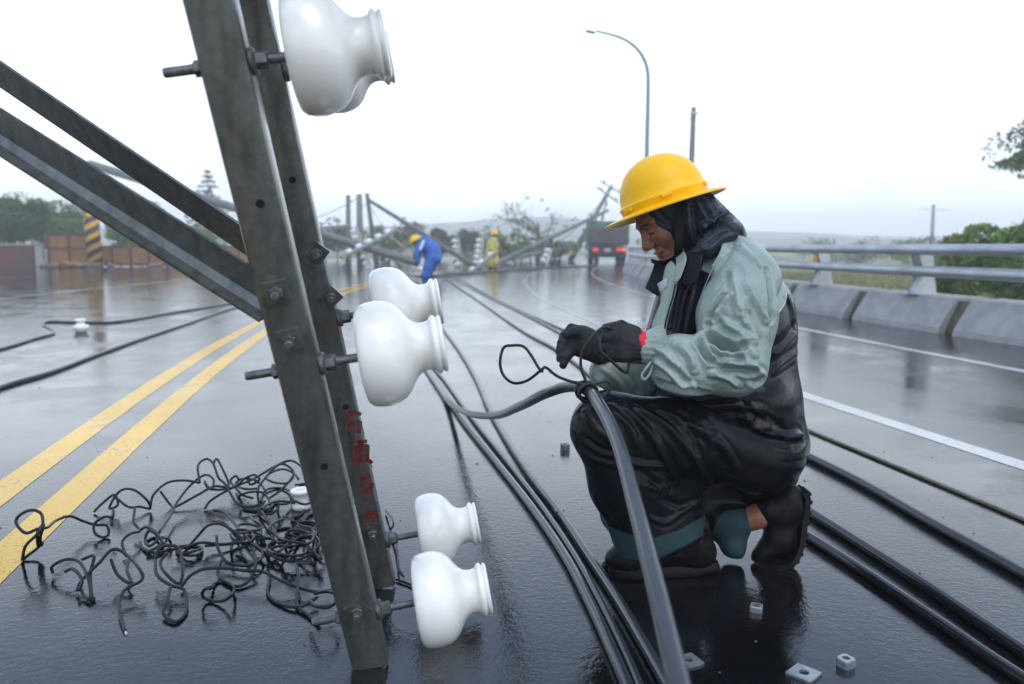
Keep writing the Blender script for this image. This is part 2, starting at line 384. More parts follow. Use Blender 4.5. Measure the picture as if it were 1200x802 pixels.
def channel(o, sink):
    """C-section: web faces the camera, two flanges run back from it"""
    mb = MB(); c = o-A*sink
    out = [(-CW/2, -CD), (-CW/2, -.008), (-CW/2+.003, -.002), (-CW/2+.008, 0), (CW/2-.008, 0), (CW/2-.003, -.002), (CW/2, -.008), (CW/2, -CD)]
    inn = [(CW/2-TH, -CD), (CW/2-TH, -.012), (CW/2-.012, -TH), (-CW/2+.012, -TH), (-CW/2+TH, -.012), (-CW/2+TH, -CD)]
    pr = out+inn; k = len(pr)
    V = [c+W*x+N*y+A*z for z in (0, LEN) for x, y in pr]
    mb.add(V, [(i, (i+1) % k, (i+1) % k+k, i+k) for i in range(k)])
    # end caps as quads between outer and inner outline
    oi = [0, 1, 2, 3, 4, 5, 6, 7]; ii = [13, 12, 12, 11, 10, 9, 9, 8]
    for base in (0, k):
        for q in range(7):
            f = [oi[q], oi[q+1], ii[q+1], ii[q]]; f = [f[0], f[1], f[2]] if f[2] == f[3] else f
            mb.add([V[i+base] for i in f], [tuple(range(len(f)))])
    return mb
def on_face(o, px, py):
    """where the ray through a pixel meets the web's front plane"""
    v = ray(px, py); s = ((o-CC)@N)/(v@N); return CC+v*s
sink = .0
ch_near = channel(B0, sink).build('channel', M['steel'], arm, 30.0); ch_back = channel(B0+VB, sink).build('channel', M['steel'], arm, 30.0)
ch_back['label'] = 'rear channel with red hand-painted characters'
def hexpts(c, d, r, h, n=6):
    return MB().lathe(c, d, [(0, r*.96), (h*.08, r), (h*.88, r), (h, r*.9)], n)
def plate_bolt(o, px, py, rot, parent, size=.042, nutlen=.012, end=.016):
    c = on_face(o, px, py); u = W*math.cos(rot)+A*math.sin(rot); w = np.cross(N, u)
    pl = MB().box(c+N*.0045, (size, size, .008), np.array([u, w, N]), bev=.0012).build('washer_plate', M['steel'], parent)
    nt_ = hexpts(c+N*.0088, N, .0125, nutlen).lathe(c+N*(.0088+nutlen), N, [(0, .0075), (end-.002, .0075), (end, .006)], 14)
    nt_.build('bolt', M['bolt'], parent, 30.0)
for px, py, r in ((325, 341, .05), (341, 397, .1)): plate_bolt(B0, px, py, r, ch_near)
plate_bolt(B0, 419, 712, .55, ch_near)
for px, py, r in ((372, 296, .75), (388, 347, .6)): plate_bolt(B0+VB, px, py, r, ch_back)
plate_bolt(B0+VB, 437, 622, .1, ch_back, .036)
def hole(o, px, py, parent):
    c = on_face(o, px, py); MB().lathe(c+N*.0004, N, [(0, .0078), (.0006, .0078)], 20).build('bolt_hole', M['dark'], parent)
for px, py in ((305, 239), (380, 547)): hole(B0, px, py, ch_near)
for px, py in ((343, 211), (405, 477)): hole(B0+VB, px, py, ch_back)
# brush-painted red characters on the rear channel (traced strokes), running down the web
def strokes(lines, parent, o):
    for ln in lines:
        pts = np.array([on_face(o, x, y) for x, y in ln]); mb = MB(); s = spline(pts, 4) if len(pts) > 2 else pts
        w = .0052
        T = np.gradient(s, axis=0); T /= np.linalg.norm(T, axis=1, keepdims=True); sd_ = np.cross(T, N)
        jit = 1+.25*np.sin(np.arange(len(s))*1.9+len(s))
        V = []
        for p, q, j in zip(s, sd_, jit): V += [p+N*.0012-q*w*j, p+N*.0012+q*w*j]
        mb.add(V, [(2*i, 2*i+1, 2*i+3, 2*i+2) for i in range(len(s)-1)])
        mb.build('painted_stroke', M['red_paint'], parent)
def z6(l): return [(370+x/3.645, 460+y/3.645) for x, y in l]
strokes([z6(l) for l in [
    [(125, 100), (160, 88), (195, 92)], [(152, 78), (146, 120), (126, 160)], [(150, 128), (190, 124)], [(188, 122), (186, 172)], [(150, 128), (150, 168)], [(148, 166), (186, 164)],
    [(160, 214), (220, 208)], [(165, 232), (228, 226)], [(190, 206), (194, 312)], [(168, 250), (222, 246)], [(172, 272), (222, 268)], [(170, 292), (230, 290), (232, 306)], [(168, 232), (170, 310)], [(220, 228), (222, 292)],
    [(190, 372), (236, 352)], [(208, 340), (196, 400)], [(226, 356), (232, 398), (240, 410)], [(196, 392), (226, 440)], [(222, 400), (200, 446)], [(240, 386), (238, 420)],
    [(212, 466), (222, 474)], [(240, 470), (238, 486)], [(214, 512), (262, 516)], [(216, 512), (218, 540)], [(238, 510), (240, 538)], [(216, 538), (266, 540)]]], ch_back, B0+VB)
# insulators on their pins
INS = [(0, .082), (.002, .090), (.010, .0965), (.025, .1005), (.045, .1015), (.063, .0985), (.080, .0915), (.093, .080), (.103, .066), (.111, .056),
       (.120, .0495), (.130, .0465), (.141, .0465), (.150, .049), (.157, .0535), (.162, .0575), (.167, .0585), (.172, .0560), (.1745, .050),
       (.1735, .040), (.171, .030), (.1725, .018), (.173, .0001)]
INS = [(t*.90, r) for t, r in INS[:14]]+[(.1365, .0525), (.140, .0565), (.144, .0575), (.1475, .055), (.149, .0515), (.1505, .0515), (.1525, .0545), (.156, .0555), (.1585, .053), (.160, .047), (.1585, .038), (.1565, .028), (.158, .016), (.1585, .0001)]
def insulator(base, d, parent, gap=.062, left=.05, turn=0., behind=None):
    """base: point on the flange's outer face; d: pin direction"""
    ins = MB().lathe(base+d*gap, d, [(.070, .0001), (.066, .03), (.03, .05), (.012, .074), (.0, .078)]+INS[:], 48).build('insulator', M['porcelain'], parent, True)
    pin = MB().lathe(base, d, [(0, .022), (.006, .0225), (.009, .020), (.0095, .0145)], 28)
    pin.lathe(base+d*.0095, d, [(0, .0155), (.018, .0155), (.020, .0125)], 6)
    pin.lathe(base+d*.029, d, [(0, .0085), (gap+.03, .0085)], 16).build('pin', M['bolt'], ins, 30.0)
    q = base-d*CW
    sh = hexpts(q, -d, .0145, .011).lathe(q-d*.011, -d, [(0, .0085), (left-.003, .0085), (left, .007)], 14)
    sh.build('threaded_end', M['bolt'], ins, 30.0)
    return ins
def flange_pt(o, px, py):
    """point on the outer face of the right flange, half its depth back"""
    v = ray(px, py); q = o+W*CW/2; s = ((q-CC)@W)/(v@W) if abs(v@W) > .04 else None
    c = on_face(o, px, py); t = (c-o)@A
    return o+W*CW/2-N*CD*.55+A*t
for px, py, g_ in ((297, 72, .066), (383, 431, .078), (452, 722, .086)): insulator(flange_pt(B0, px, py), W, arm, g_, left=.05)
for px, py, g_ in ((331, 84, .07), (411, 374, .088), (459, 638, .09)): insulator(flange_pt(B0+VB, px, py), W, arm, g_, left=.03)
# braces to the pole that the arm is bolted to (the pole lies out of the picture)
def angle_iron(a, b, up, face, wide, lip, th=.006):
    """wide: leg seen from the camera; lip: leg turned back along its lower edge"""
    d = unit(b-a); u = unit(up-d*(up@d)); n = unit(np.cross(d, u)); n = n if n@(CC-a) > 0 else -n
    pr = [(-wide/2, 0), (wide/2, 0), (wide/2, -th), (-wide/2+th+.004, -th), (-wide/2+th, -th-.004), (-wide/2+th, -lip), (-wide/2, -lip)]
    if face < 0: pr = [(-wide/2, lip*.75), (-wide/2, lip*.75-th*.1), (-wide/2+.0, .012), (-wide/2+.012, 0), (wide/2, 0), (wide/2, -th), (-wide/2+.01, -th), (-wide/2-th, .008), (-wide/2-th, lip*.75)]
    k = len(pr); L_ = np.linalg.norm(b-a)
    V = [a+d*z+u*x+n*y for z in (0, L_) for x, y in pr]
    return MB().add(V, [(i, (i+1) % k, (i+1) % k+k, i+k) for i in range(k)]+[tuple(range(k-1, -1, -1)), tuple(range(k, 2*k))])
e1, e2 = P(-330, -62, 1.64), P(-330, -136, 1.93)
s1 = B0+A*((on_face(B0, 318, 352)-B0)@A)-N*(TH+.006)-W*.012
s2 = B0+VB+A*((on_face(B0+VB, 350, 340)-B0-VB)@A)-N*(TH+.006)-W*.005
angle_iron(e1, s1, unit(np.array([0, 0, 1.])-F0*.45), -1, .068, .045).build('brace', M['steel'], arm)
angle_iron(e2, s2, unit(np.array([0, 0, 1.])-F0*.75), 1, .086, .05).build('brace', M['steel'], arm)
M['pole_concrete'] = mat('spun concrete pole', (.30, .295, .28), .75, col2=(.22, .215, .2), nscale=6, bump=.3, bscale=60)
pm = .5*(e1+e2); q0 = B0+VB*.5+A*1.62-N*CD/2
dl = unit(pm-q0); far_end = q0+dl*((q0[2]-.16)/max(.05, -dl[2]))
MB().cyl(q0-dl*.5, far_end, .125, .16, 24).build('pole', M['pole_concrete'], arm, 30.0)
# ================================================================== cables, wires, nuts on the road
M['cable'] = mat('wet black cable sheath', (.012, .013, .015), .17, col2=(.018, .019, .022), nscale=30, spec=.45, bump=.08, bscale=120)
M['cable_grey'] = mat('wet grey cable sheath', (.030, .034, .040), .2, col2=(.035, .039, .045), nscale=30, spec=.55, bump=.1, bscale=150)
M['wire'] = mat('black insulated wire', (.008, .009, .011), .38, spec=.35)
M['rope'] = mat('dirty straw rope', (.20, .18, .12), .8, col2=(.11, .10, .06), nscale=60, bump=.6, bscale=300)
M['zinc'] = mat('zinc plated steel', (.42, .46, .47), .35, .7, col2=(.30, .33, .34), nscale=50)
M['bare'] = mat('bare cut wire end', (.75, .75, .72), .35, .6)
def cable(name, pts, r, m, label, n=10, group=None, step=8, cat='cable'):
    o = MB().tube(spline(pts, step), r, n).build(name, m, None, True); return tag(o, label, cat, group)
def ground_line(px, r): return [G(x, y, r) for x, y in px]
# three thick black cables and a rope running to the lower right
R1 = .0165
cable('power_cable', ground_line([(895, 508), (940, 531), (1010, 566), (1090, 612), (1150, 645), (1200, 673), (1290, 726)], R1), R1, M['cable'], 'thick black cable on the wet road beside the straw rope')
cable('power_cable', ground_line([(880, 556), (945, 597), (1000, 632), (1080, 683), (1150, 730), (1200, 764), (1300, 833)], R1), R1, M['cable'], 'thick black cable running between two other black cables')
cable('power_cable', ground_line([(880, 588), (940, 624), (1010, 668), (1090, 722), (1150, 763), (1200, 796), (1300, 862)], .015), .015, M['cable'], 'thick black cable nearest the kneeling worker\'s rear boot')
cable('straw_rope', ground_line([(870, 470), (940, 501), (1010, 530), (1090, 563), (1150, 588), (1200, 609), (1300, 652)], .007), .007, M['rope'], 'thin straw coloured rope lying along the wet road', cat='rope')
# cables that come from behind the insulators and run past the worker
r3 = .014
far1 = [(522, 327), (560, 352), (610, 386), (650, 408), (688, 436), (702, 456), (714, 490), (728, 540)]
cable('power_cable', ground_line(far1, r3), r3, M['cable_grey'], 'single grey cable reaching from the blue worker to the kneeling worker')
for k, dx in enumerate((0, 5)):
    cable('power_cable', ground_line([(527+dx, 323), (562+dx, 343), (610+dx*1.4, 366+dx*.2), (660+dx*1.6, 392-dx*.4), (695+dx*2, 414-dx*.4), (720+dx*3, 440), (735+dx*2, 500)], .012), .012, M['cable_grey'],
          'one of two grey cables lying side by side on the road', group='paired cables on the road')
cable('power_cable', ground_line([(440, 360), (490, 420), (512, 447), (540, 489), (580, 539), (620, 590), (660, 648), (690, 704), (716, 760), (738, 812), (760, 880)], r3), r3, M['cable_grey'], 'grey cable of the close pair, running on the insulators\' side')
cable('power_cable', ground_line([(450, 356), (500, 420), (522, 447), (553, 490), (594, 541), (632, 590), (671, 648), (702, 704), (730, 760), (752, 812), (775, 880)], .011), .011, M['cable_grey'], 'thinner grey cable touching its thicker neighbour')
cable('power_cable', ground_line([(500, 362), (532, 402), (556, 440), (572, 476), (592, 512), (622, 558), (655, 600), (690, 652), (722, 700), (752, 750), (782, 803), (820, 872)], r3), r3, M['cable_grey'], 'grey cable beside the kneeling worker\'s front boot')
# the lifted cable that the worker ties
lift = [G(430, 352, .014), G(478, 406, .014), G(508, 446, .014), G(525, 470, .03), P(548, 484, 3.6), P(580, 487, 2.95), P(610, 476, 2.45), P(640, 461, 2.15), P(668, 453, 2.03), P(690, 459, 1.93),
        P(708, 484, 1.76), P(726, 524, 1.58), P(744, 590, 1.38), P(762, 660, 1.20), P(780, 735, 1.05), P(797, 810, .93), P(812, 890, .84), P(830, 1010, .74)]
end = lift[-1]; lift += [end+np.array([-.05, -.35, -.17]), np.array([end[0]-.05, end[1]-.8, .05]), np.array([end[0]+.2, end[1]-1.6, .014])]
held = cable('lifted_cable', lift, .0145, M['cable_grey'], 'grey cable lifted off the road and tied by the worker', step=12, n=14)
# binding coils and tie wire
tie = thing('tie_wire', 'thin black wire looped and knotted round the lifted cable', 'wire')
def wire(pts, r=.0038, parent=tie, name='wire', m=None, step=8): return MB().tube(spline(pts, step), r, 7).build(name, m or M['wire'], parent, True)
ax = unit(P(712, 492, 1.72)-P(668, 453, 2.03)); ca = P(686, 458, 1.95); u = unit(np.cross(ax, UP)); v = np.cross(ax, u)
for k, off in enumerate((-.012, -.001, .010, .022)):
    th = np.linspace(0, 2*math.pi, 22); rr = .0205+.002*(k % 2)
    wire([ca+ax*(off+.005*math.sin(t*.5))+(u*math.cos(t+k)+v*math.sin(t+k))*rr for t in th], .0046, name='coil', step=2)
D = 1.93
wire([P(685, 452, 1.93), P(655, 442, 1.95), P(640, 431, 1.97), P(634, 434, 1.97), P(618, 446, 1.98), P(602, 449, 1.99), P(590, 440, 2.0), P(586, 425, 2.0), P(590, 408, 2.0), P(600, 405, 2.0), P(613, 406, 2.0), P(622, 416, 1.99), P(631, 431, 1.98), P(636, 436, 1.972)])
wire([P(688, 462, 1.93), P(686, 446, 1.93), P(681, 432, 1.93), P(681, 418, 1.93), P(686, 405, 1.93), P(695, 393, 1.94), P(707, 384, 1.97), P(716, 386, 2.0)])
wire([P(690, 452, 1.94), P(712, 447, 1.95), P(714, 458, 1.95), P(706, 466, 1.95), P(698, 465, 1.94), P(692, 458, 1.93), P(700, 470, 1.9), P(712, 492, 1.80)])
wire([P(707, 388, 1.98), P(703, 400, 1.96), P(705, 413, 1.95), P(715, 422, 1.96), P(727, 433, 1.98), P(734, 437, 2.0), P(737, 428, 2.02), P(738, 420, 2.05)])
# a tangle of cut wires on the road (traced, then filled out with curls)
def zz(l): return [G(x/2.5, 520+y/2.5, max(.4, h)*.01) for x, y, h in l]
WT = [
 [(65,340,.4),(75,300,6),(110,265,10),(125,240,12),(120,205,14),(90,195,15),(55,212,14),(48,235,12),(75,262,10),(110,250,10),(140,245,9),(165,225,8),(205,213,7),(245,228,4),(280,238,3),(312,240,3),(318,265,1),(300,275,.5),(278,262,2),(277,235,4),(305,215,6),(330,215,6),(332,195,7),(327,240,4)],
 [(65,340,.4),(105,310,2),(125,290,4),(112,300,3),(110,260,8),(128,238,10),(118,275,6),(122,300,3)],
 [(155,380,1),(153,360,3),(190,340,5),(230,345,5),(255,385,4),(265,430,2),(262,455,1),(245,445,1),(235,420,2)],
 [(190,375,3),(215,368,4),(240,400,3),(230,430,2)],
 [(225,432,1),(240,400,3),(290,350,6),(330,310,8),(370,325,7),(410,370,6),(415,400,4),(370,425,3),(350,460,2),(355,510,1),(368,552,.4)],
 [(240,340,6),(275,330,7),(265,380,4),(268,440,1),(275,455,.6),(255,458,.6)],
 [(325,340,6),(345,385,3),(385,410,2),(372,370,3),(380,330,4)],
 [(395,190,6),(392,230,4),(410,255,3),(380,265,4),(358,290,3),(370,330,1)],
 [(410,255,3),(430,245,4),(465,270,3),(440,300,2),(425,280,2),(440,255,4),(475,290,2),(430,320,1)],
 [(465,262,3),(500,210,3),(520,170,4),(560,120,6),(600,92,8),(625,105,8),(620,135,6),(600,115,7)],
 [(275,200,.6),(300,175,3),(335,150,6),(345,180,3),(320,188,2),(350,140,7),(390,135,8),(430,165,5),(440,190,1),(410,185,2),(375,185,3),(330,150,6)],
 [(440,190,1),(450,150,5),(490,115,8),(540,108,8),(585,115,7)],
 [(470,140,5),(500,180,1),(515,185,1),(580,150,3),(630,125,5),(680,130,5),(720,100,8)],
 [(585,115,7),(580,65,11),(605,45,12),(625,60,11),(640,100,8),(660,120,6),(690,170,3),(715,185,2),(760,180,2)],
 [(625,60,11),(635,45,12),(650,70,10),(670,120,6),(650,135,5),(610,130,5),(600,110,6)],
 [(600,190,.6),(620,165,2),(680,130,4),(740,105,6),(800,70,9),(850,50,11),(885,68,10)],
 [(760,190,1),(755,140,5),(770,110,7),(820,60,10),(860,85,8),(830,130,5),(790,160,3)],
 [(625,195,2),(660,205,2),(700,250,2),(750,300,2),(800,330,2),(850,345,2),(900,330,3),(950,310,3)],
 [(545,310,2),(580,270,4),(610,240,7),(650,237,7),(700,270,4),(715,300,2),(690,310,1)],
 [(530,420,1),(560,385,3),(600,367,4),(660,365,4),(720,372,4),(770,375,4),(820,400,3),(870,420,2),(930,435,2),(970,430,2)],
 [(455,340,5),(465,310,7),(495,298,8),(525,310,7),(535,370,5),(525,410,3),(490,385,4),(470,350,5),(490,320,6)],
 [(455,340,5),(460,385,4),(500,415,3),(540,430,2),(545,490,.6),(515,522,.5),(480,500,1),(485,470,2),(500,420,3)],
 [(790,395,1),(785,440,.6),(820,470,.5),(880,478,1),(930,450,2)],
 [(870,360,4),(875,400,3),(870,470,1),(900,500,.6),(935,530,.5)],
 [(635,270,6),(640,310,4),(670,350,2),(740,355,2),(770,320,2),(720,290,3),(650,295,3),(590,290,3),(540,305,3),(500,310,3)],
 [(650,340,3),(640,385,1),(690,418,.6),(730,400,1),(750,350,3),(735,320,4)],
 [(760,190,2),(800,250,2),(790,280,1),(740,260,2),(700,290,1),(600,300,2)],
 [(830,290,2),(850,255,5),(900,262,5),(930,300,4),(940,340,3),(900,300,4),(850,300,2)],
 [(700,105,5),(690,95,6),(675,110,4),(690,130,3),(710,150,2),(740,160,2)],
 [(720,100,6),(745,92,7),(760,105,6),(735,120,4),(725,105,5)]]
tangle = thing('wire_tangle', 'heap of tangled short black cut wires lying on the wet road', 'wires')
for l in WT: MB().tube(spline(zz(l), 7), .0045, 7).build('wire', M['wire'], tangle, True)
tip = zz([(366,545,.4),(370,558,.4)]); MB().tube(np.array(tip), .003, 7).build('bare_end', M['bare'], tangle)
for k in range(26):
    if k < 16: cx, cy_2 = rng.uniform(700, 960), rng.uniform(120, 340)
    else: cx, cy_2 = rng.uniform(420, 950), rng.uniform(230, 460)
    n = rng.integers(6, 11); a0 = rng.uniform(0, 6.3); pts = []; x, y = cx, cy_2; h = rng.uniform(.5, 3); sg = rng.choice([-1, 1])
    for i in range(n):
        a0 += sg*rng.uniform(.5, 1.25)+rng.normal(0, .3); x += 36*math.cos(a0); y += 20*math.sin(a0)
        h = np.clip(h+rng.normal(0, 1.8), .4, 6); pts.append((np.clip(x, 380, 985), np.clip(y, 60, 500), h))
    MB().tube(spline(zz(pts), 6), .0043, 7).build('wire', M['wire'], tangle, True)
# a stub of tied wire behind the rear channel
cable('wire_scrap', [G(452, 598, .01), G(459, 607, .03), G(461, 616, .03), G(457, 622, .01), G(463, 633, .02), G(466, 650, .02), G(468, 668, .015), G(473, 676, .006)], .0035, M['wire'], 'bent black wire scrap hanging behind the rear steel channel', cat='wire', n=7)
cable('wire_scrap', [G(464, 679, .005), G(478, 684, .005), G(495, 691, .005), G(520, 700, .005)], .0035, M['wire'], 'short straight black wire scrap under the lower insulators', cat='wire', n=7)
# spare spool insulator behind the tangle
sp = G(353, 596); o = MB().lathe(sp, (0, 0, 1), [(0, .03), (.004, .034), (.016, .034), (.022, .026), (.030, .023), (.045, .023), (.053, .027), (.058, .036), (.066, .037), (.070, .034), (.071, .012), (.060, .010), (.060, .0001)], 32).build('spool_insulator', M['porcelain'], None, True)
tag(o, 'small white porcelain spool standing behind the tangled wires', 'insulator')
# nuts and square washers
def washer(px, py, s, rot, label):
    c = G(px, py); u = np.array([math.cos(rot), math.sin(rot), 0]); w = np.array([-math.sin(rot), math.cos(rot), 0]); z = np.array([0, 0, 1.])
    V = []; Fc = []; n = 24; h = .006; r = s*.2
    for zz_ in (0.0005, h):
        for k in range(n):
            q = 2*math.pi*k/n; cs, sn = math.cos(q), math.sin(q); m_ = max(abs(cs), abs(sn)); V.append(c+(u*cs+w*sn)*s/2/m_+z*zz_)
        for k in range(n):
            q = 2*math.pi*k/n; V.append(c+(u*math.cos(q)+w*math.sin(q))*r+z*zz_)
    for k in range(n):
        k2 = (k+1) % n
        Fc += [(k, k2, k2+2*n, k+2*n), (k+2*n, k2+2*n, k2+3*n, k+3*n), (k+n, k+3*n, k2+3*n, k2+n), (k, k+n, k2+n, k2)]
    tag(addmesh('square_washer', V, Fc, M['zinc']), label, 'washer')
washer(942, 791, .056, .55, 'bright square washer lying flat beside a square nut')
washer(807, 776, .048, .2, 'square washer lying flat beside the lifted cable')
def nut(px, py, s, h, rot, label, m='zinc'):
    c = G(px, py); u = np.array([math.cos(rot), math.sin(rot), 0]); w = np.array([-math.sin(rot), math.cos(rot), 0]); z = np.array([0, 0, 1.])
    mb = MB(); V = []; Fc = []; n = 24; r = s*.27
    prof = [(1., 0.0005), (1., h*.85), (.93, h)]
    for f, hz_ in prof:
        for k in range(n):
            q = 2*math.pi*(k+.5)/n; cs, sn = math.cos(q), math.sin(q); m_ = max(abs(cs), abs(sn))**.9; V.append(c+(u*cs+w*sn)*s/2*f/m_+z*hz_)
    for hz_ in (h, .001):
        for k in range(n):
            q = 2*math.pi*(k+.5)/n; V.append(c+(u*math.cos(q)+w*math.sin(q))*r+z*hz_)
    for i in range(4):
        for k in range(n): k2 = (k+1) % n; Fc.append((i*n+k, i*n+k2, (i+1)*n+k2, (i+1)*n+k))
    tag(addmesh('square_nut', V, Fc, M[m]), label, 'nut')
nut(886, 716, .030, .016, .9, 'square steel nut near the rear boot')
nut(991, 781, .032, .020, .3, 'square steel nut beside the bright washer')
nut(655, 606, .030, .026, .4, 'dark square nut lying against a grey cable', 'bolt')
nut(662, 528, .036, .03, .1, 'dark square nut lying alone in front of the raised knee', 'bolt')
# thin cables on the far lane
lk = cable('road_cable', ground_line([(-120, 440), (0, 409), (40, 397), (62, 391), (60, 385), (50, 380), (60, 377), (95, 378), (140, 377), (200, 367), (262, 357), (330, 345)], .013), .013, M['cable'], 'black cable with a kink holding a small white insulator', n=7)
cable('road_cable', ground_line([(-100, 493), (0, 454), (60, 436), (110, 417), (160, 399), (220, 379), (270, 362), (340, 342)], .014), .014, M['cable'], 'black cable crossing the far lane beside the double yellow lines', n=7)
o = MB().lathe(G(95, 388, .02), (0, 0, 1), [(-.02, .05), (.03, .08), (.06, .08), (.075, .04), (.1, .04), (.11, .06), (.13, .05), (.13, .0001)], 16).build('spool_insulator', M['porcelain'], None, True)
tag(o, 'tiny white insulator standing on the far lane cable', 'insulator')
# ================================================================== things along the far side of the road
M['pole_wood'] = mat('dark weathered pole', (.10, .095, .085), .8, col2=(.16, .15, .14), nscale=5, bump=.3, bscale=40)
M['pole_grey'] = mat('grey concrete pole', (.21, .205, .195), .75, col2=(.15, .145, .14), nscale=3, bump=.2, bscale=40)
M['lamp_steel'] = mat('lamp post paint', (.20, .25, .27), .45, .4)
M['bark'] = mat('bark', (.075, .062, .05), .9, col2=(.12, .10, .085), nscale=7, bump=.5, bscale=30)
M['red_frame'] = mat('maroon fence paint', (.13, .03, .035), .55, col2=(.09, .025, .03), nscale=6)
M['yellow_panel'] = mat('ochre fence panel', (.30, .145, .02), .6, col2=(.19, .10, .022), nscale=3)
M['brown_wall'] = mat('stained brown planter wall', (.15, .055, .042), .8, col2=(.09, .06, .045), nscale=1.5, bump=.4, bscale=20)
def leafmat(name, a, b):
    m = mat(name, a, .6, col2=b, nscale=1.6, contrast=(.3, .7), spec=.15); return m
M['leaf_dark'] = leafmat('dark leaves', (.04, .085, .02), (.09, .165, .04)); M['leaf_mid'] = leafmat('mid green leaves', (.08, .17, .035), (.18, .29, .06))
M['leaf_yel'] = leafmat('yellow green leaves', (.13, .19, .04), (.24, .28, .075)); M['leaf_dry'] = leafmat('dry leaves', (.11, .10, .045), (.07, .08, .035))
def striped_material(name, pitch=1.0):
    m = mat(name, (.7, .4, .02), .5); t = m.node_tree; b = t.nodes['Principled BSDF']; L = t.links.new
    tc = node(t, 'ShaderNodeTexCoord'); sp = node(t, 'ShaderNodeSeparateXYZ'); L(tc.outputs['Object'], sp.inputs[0])
    an = node(t, 'ShaderNodeMath', operation='ARCTAN2'); L(sp.outputs[1], an.inputs[0]); L(sp.outputs[0], an.inputs[1])
    d = node(t, 'ShaderNodeMath', operation='DIVIDE'); L(an.outputs[0], d.inputs[0]); d.inputs[1].default_value = math.pi
    z = node(t, 'ShaderNodeMath', operation='DIVIDE'); L(sp.outputs[2], z.inputs[0]); z.inputs[1].default_value = pitch
    s = node(t, 'ShaderNodeMath', operation='SUBTRACT'); L(z.outputs[0], s.inputs[0]); L(d.outputs[0], s.inputs[1])
    f = node(t, 'ShaderNodeMath', operation='FRACT'); L(s.outputs[0], f.inputs[0])
    c = node(t, 'ShaderNodeMath', operation='GREATER_THAN'); L(f.outputs[0], c.inputs[0]); c.inputs[1].default_value = .47
    x = node(t, 'ShaderNodeMix', data_type='RGBA'); x.inputs[6].default_value = (.62, .34, .015, 1); x.inputs[7].default_value = (.02, .02, .018, 1)
    L(c.outputs[0], x.inputs[0]); L(x.outputs[2], b.inputs['Base Color']); return m
M['stripes'] = striped_material('yellow and black spiral stripes', .50)
def gz(x, y): return float(ground_height(x, y)) if (x-float(bend(np.clip(y, -50, 80)))) > 6.9 else 0.0
# ---------------------------------------------------------------- trees and shrubs
def leaves(centers, radii, n, size, r, flat=.75):
    """n leaf-sized quads through the clump volumes"""
    centers = np.asarray(centers, float); radii = np.asarray(radii, float)
    w = radii**2; k = r.choice(len(centers), n, p=w/w.sum())
    d = r.normal(size=(n, 3)); d /= np.linalg.norm(d, axis=1, keepdims=True); rad = r.uniform(.25, 1, n)**.45
    c = centers[k]+d*(radii[k]*rad)[:, None]*np.array([1, 1, flat])
    u = r.normal(size=(n, 3)); u /= np.linalg.norm(u, axis=1, keepdims=True); v = np.cross(u, r.normal(size=(n, 3))); v /= np.linalg.norm(v, axis=1, keepdims=True)
    s = size*r.uniform(.6, 1.4, n)[:, None]
    V = np.stack([c-u*s, c+v*s*.45, c+u*s, c-v*s*.45], 1).reshape(-1, 3)
    return V, [(4*i, 4*i+1, 4*i+2, 4*i+3) for i in range(n)]
def branches(base, top, r0, n, spread, r, levels=2, up=.5):
    """tapered trunk with limbs; returns mesh and tip points"""
    mb = MB(); tips = []
    def limb(a, b, r1, lev):
        m_ = .5*(a+b)+r.normal(0, .06, 3)*np.linalg.norm(b-a); pts = spline([a, m_, b], 4)
        mb.tube(pts, np.linspace(r1, r1*.45, len(pts)), 6 if lev else 8); tips.append(b)
        if lev < levels:
            L_ = np.linalg.norm(b-a)
            for k in range(n if lev == 0 else max(2, n//2)):
                q = r.uniform(.45, 1.0); s = pts[int(q*(len(pts)-1))]; d = unit(r.normal(0, 1, 3)*np.array([1, 1, .6])+np.array([0, 0, up]))
                limb(s, s+d*L_*spread*r.uniform(.6, 1.1), r1*.5*(1.2-q*.5), lev+1)
    limb(np.asarray(base, float), np.asarray(top, float), r0, 0)
    return mb, np.array(tips)
def tree(name, label, base, height, crown_c, crown_r, m, n=2500, leaf=.09, seed=1, r0=None, clumps=14, flat=.8, cat='tree', group=None, bare=False, spread=.5):
    r = np.random.default_rng(seed); t = thing(name, label, cat, group, loc=tuple(base)); base = np.asarray(base, float)
    top = base+np.array([0, 0, height])
    mb, tips = branches(base-np.array([0, 0, .1]), top, r0 or height*.035, 6, spread, r, 2 if not bare else 3)
    mb.build('trunk' if not bare else 'trunk', M['bark'], t, True)
    if bare: cs = tips[r.choice(len(tips), min(len(tips), clumps))]; rs = np.full(len(cs), crown_r*.16)
    else:
        cs = np.array([np.asarray(crown_c)+unit(r.normal(size=3))*crown_r*r.uniform(.2, .8)*np.array([1, 1, flat]) for _ in range(clumps)]); rs = crown_r*r.uniform(.25, .5, clumps)
    addmesh('crown', *leaves(cs, rs, n, leaf, r), m, t); return t
def ground_at(px, d):
    """ground point in the direction of a pixel column at depth d"""
    v = P(px, 289, d); return np.array([v[0], v[1], gz(v[0], v[1])])
def shrub(px, py, d, wpx, m, label, seed, name='shrub', n=1600, leaf=.07, group=None, cat='shrub'):
    """py: its top edge in the photo, wpx: half width"""
    b = ground_at(px, d); h = (P(px, py, d)-b)[2]; R_ = wpx*d/F
    return tree(name, label, b, h*.75, b+np.array([0, 0, h*.55]), max(R_, h*.45), m, n, leaf, seed, r0=.05, clumps=16, cat=cat, group=group, flat=max(.5, min(1.1, h*.5/max(R_, h*.45))), spread=.45)
shrub(22, 222, 40, 36, M['leaf_dark'], 'round dense dark green bush above the brown planter wall', 11, n=9000, leaf=.10, name='round_bush', cat='bush')
shrub(5, 214, 43, 26, M['leaf_yel'], 'yellowish bush behind the round dark bush', 12, n=4500, leaf=.09)
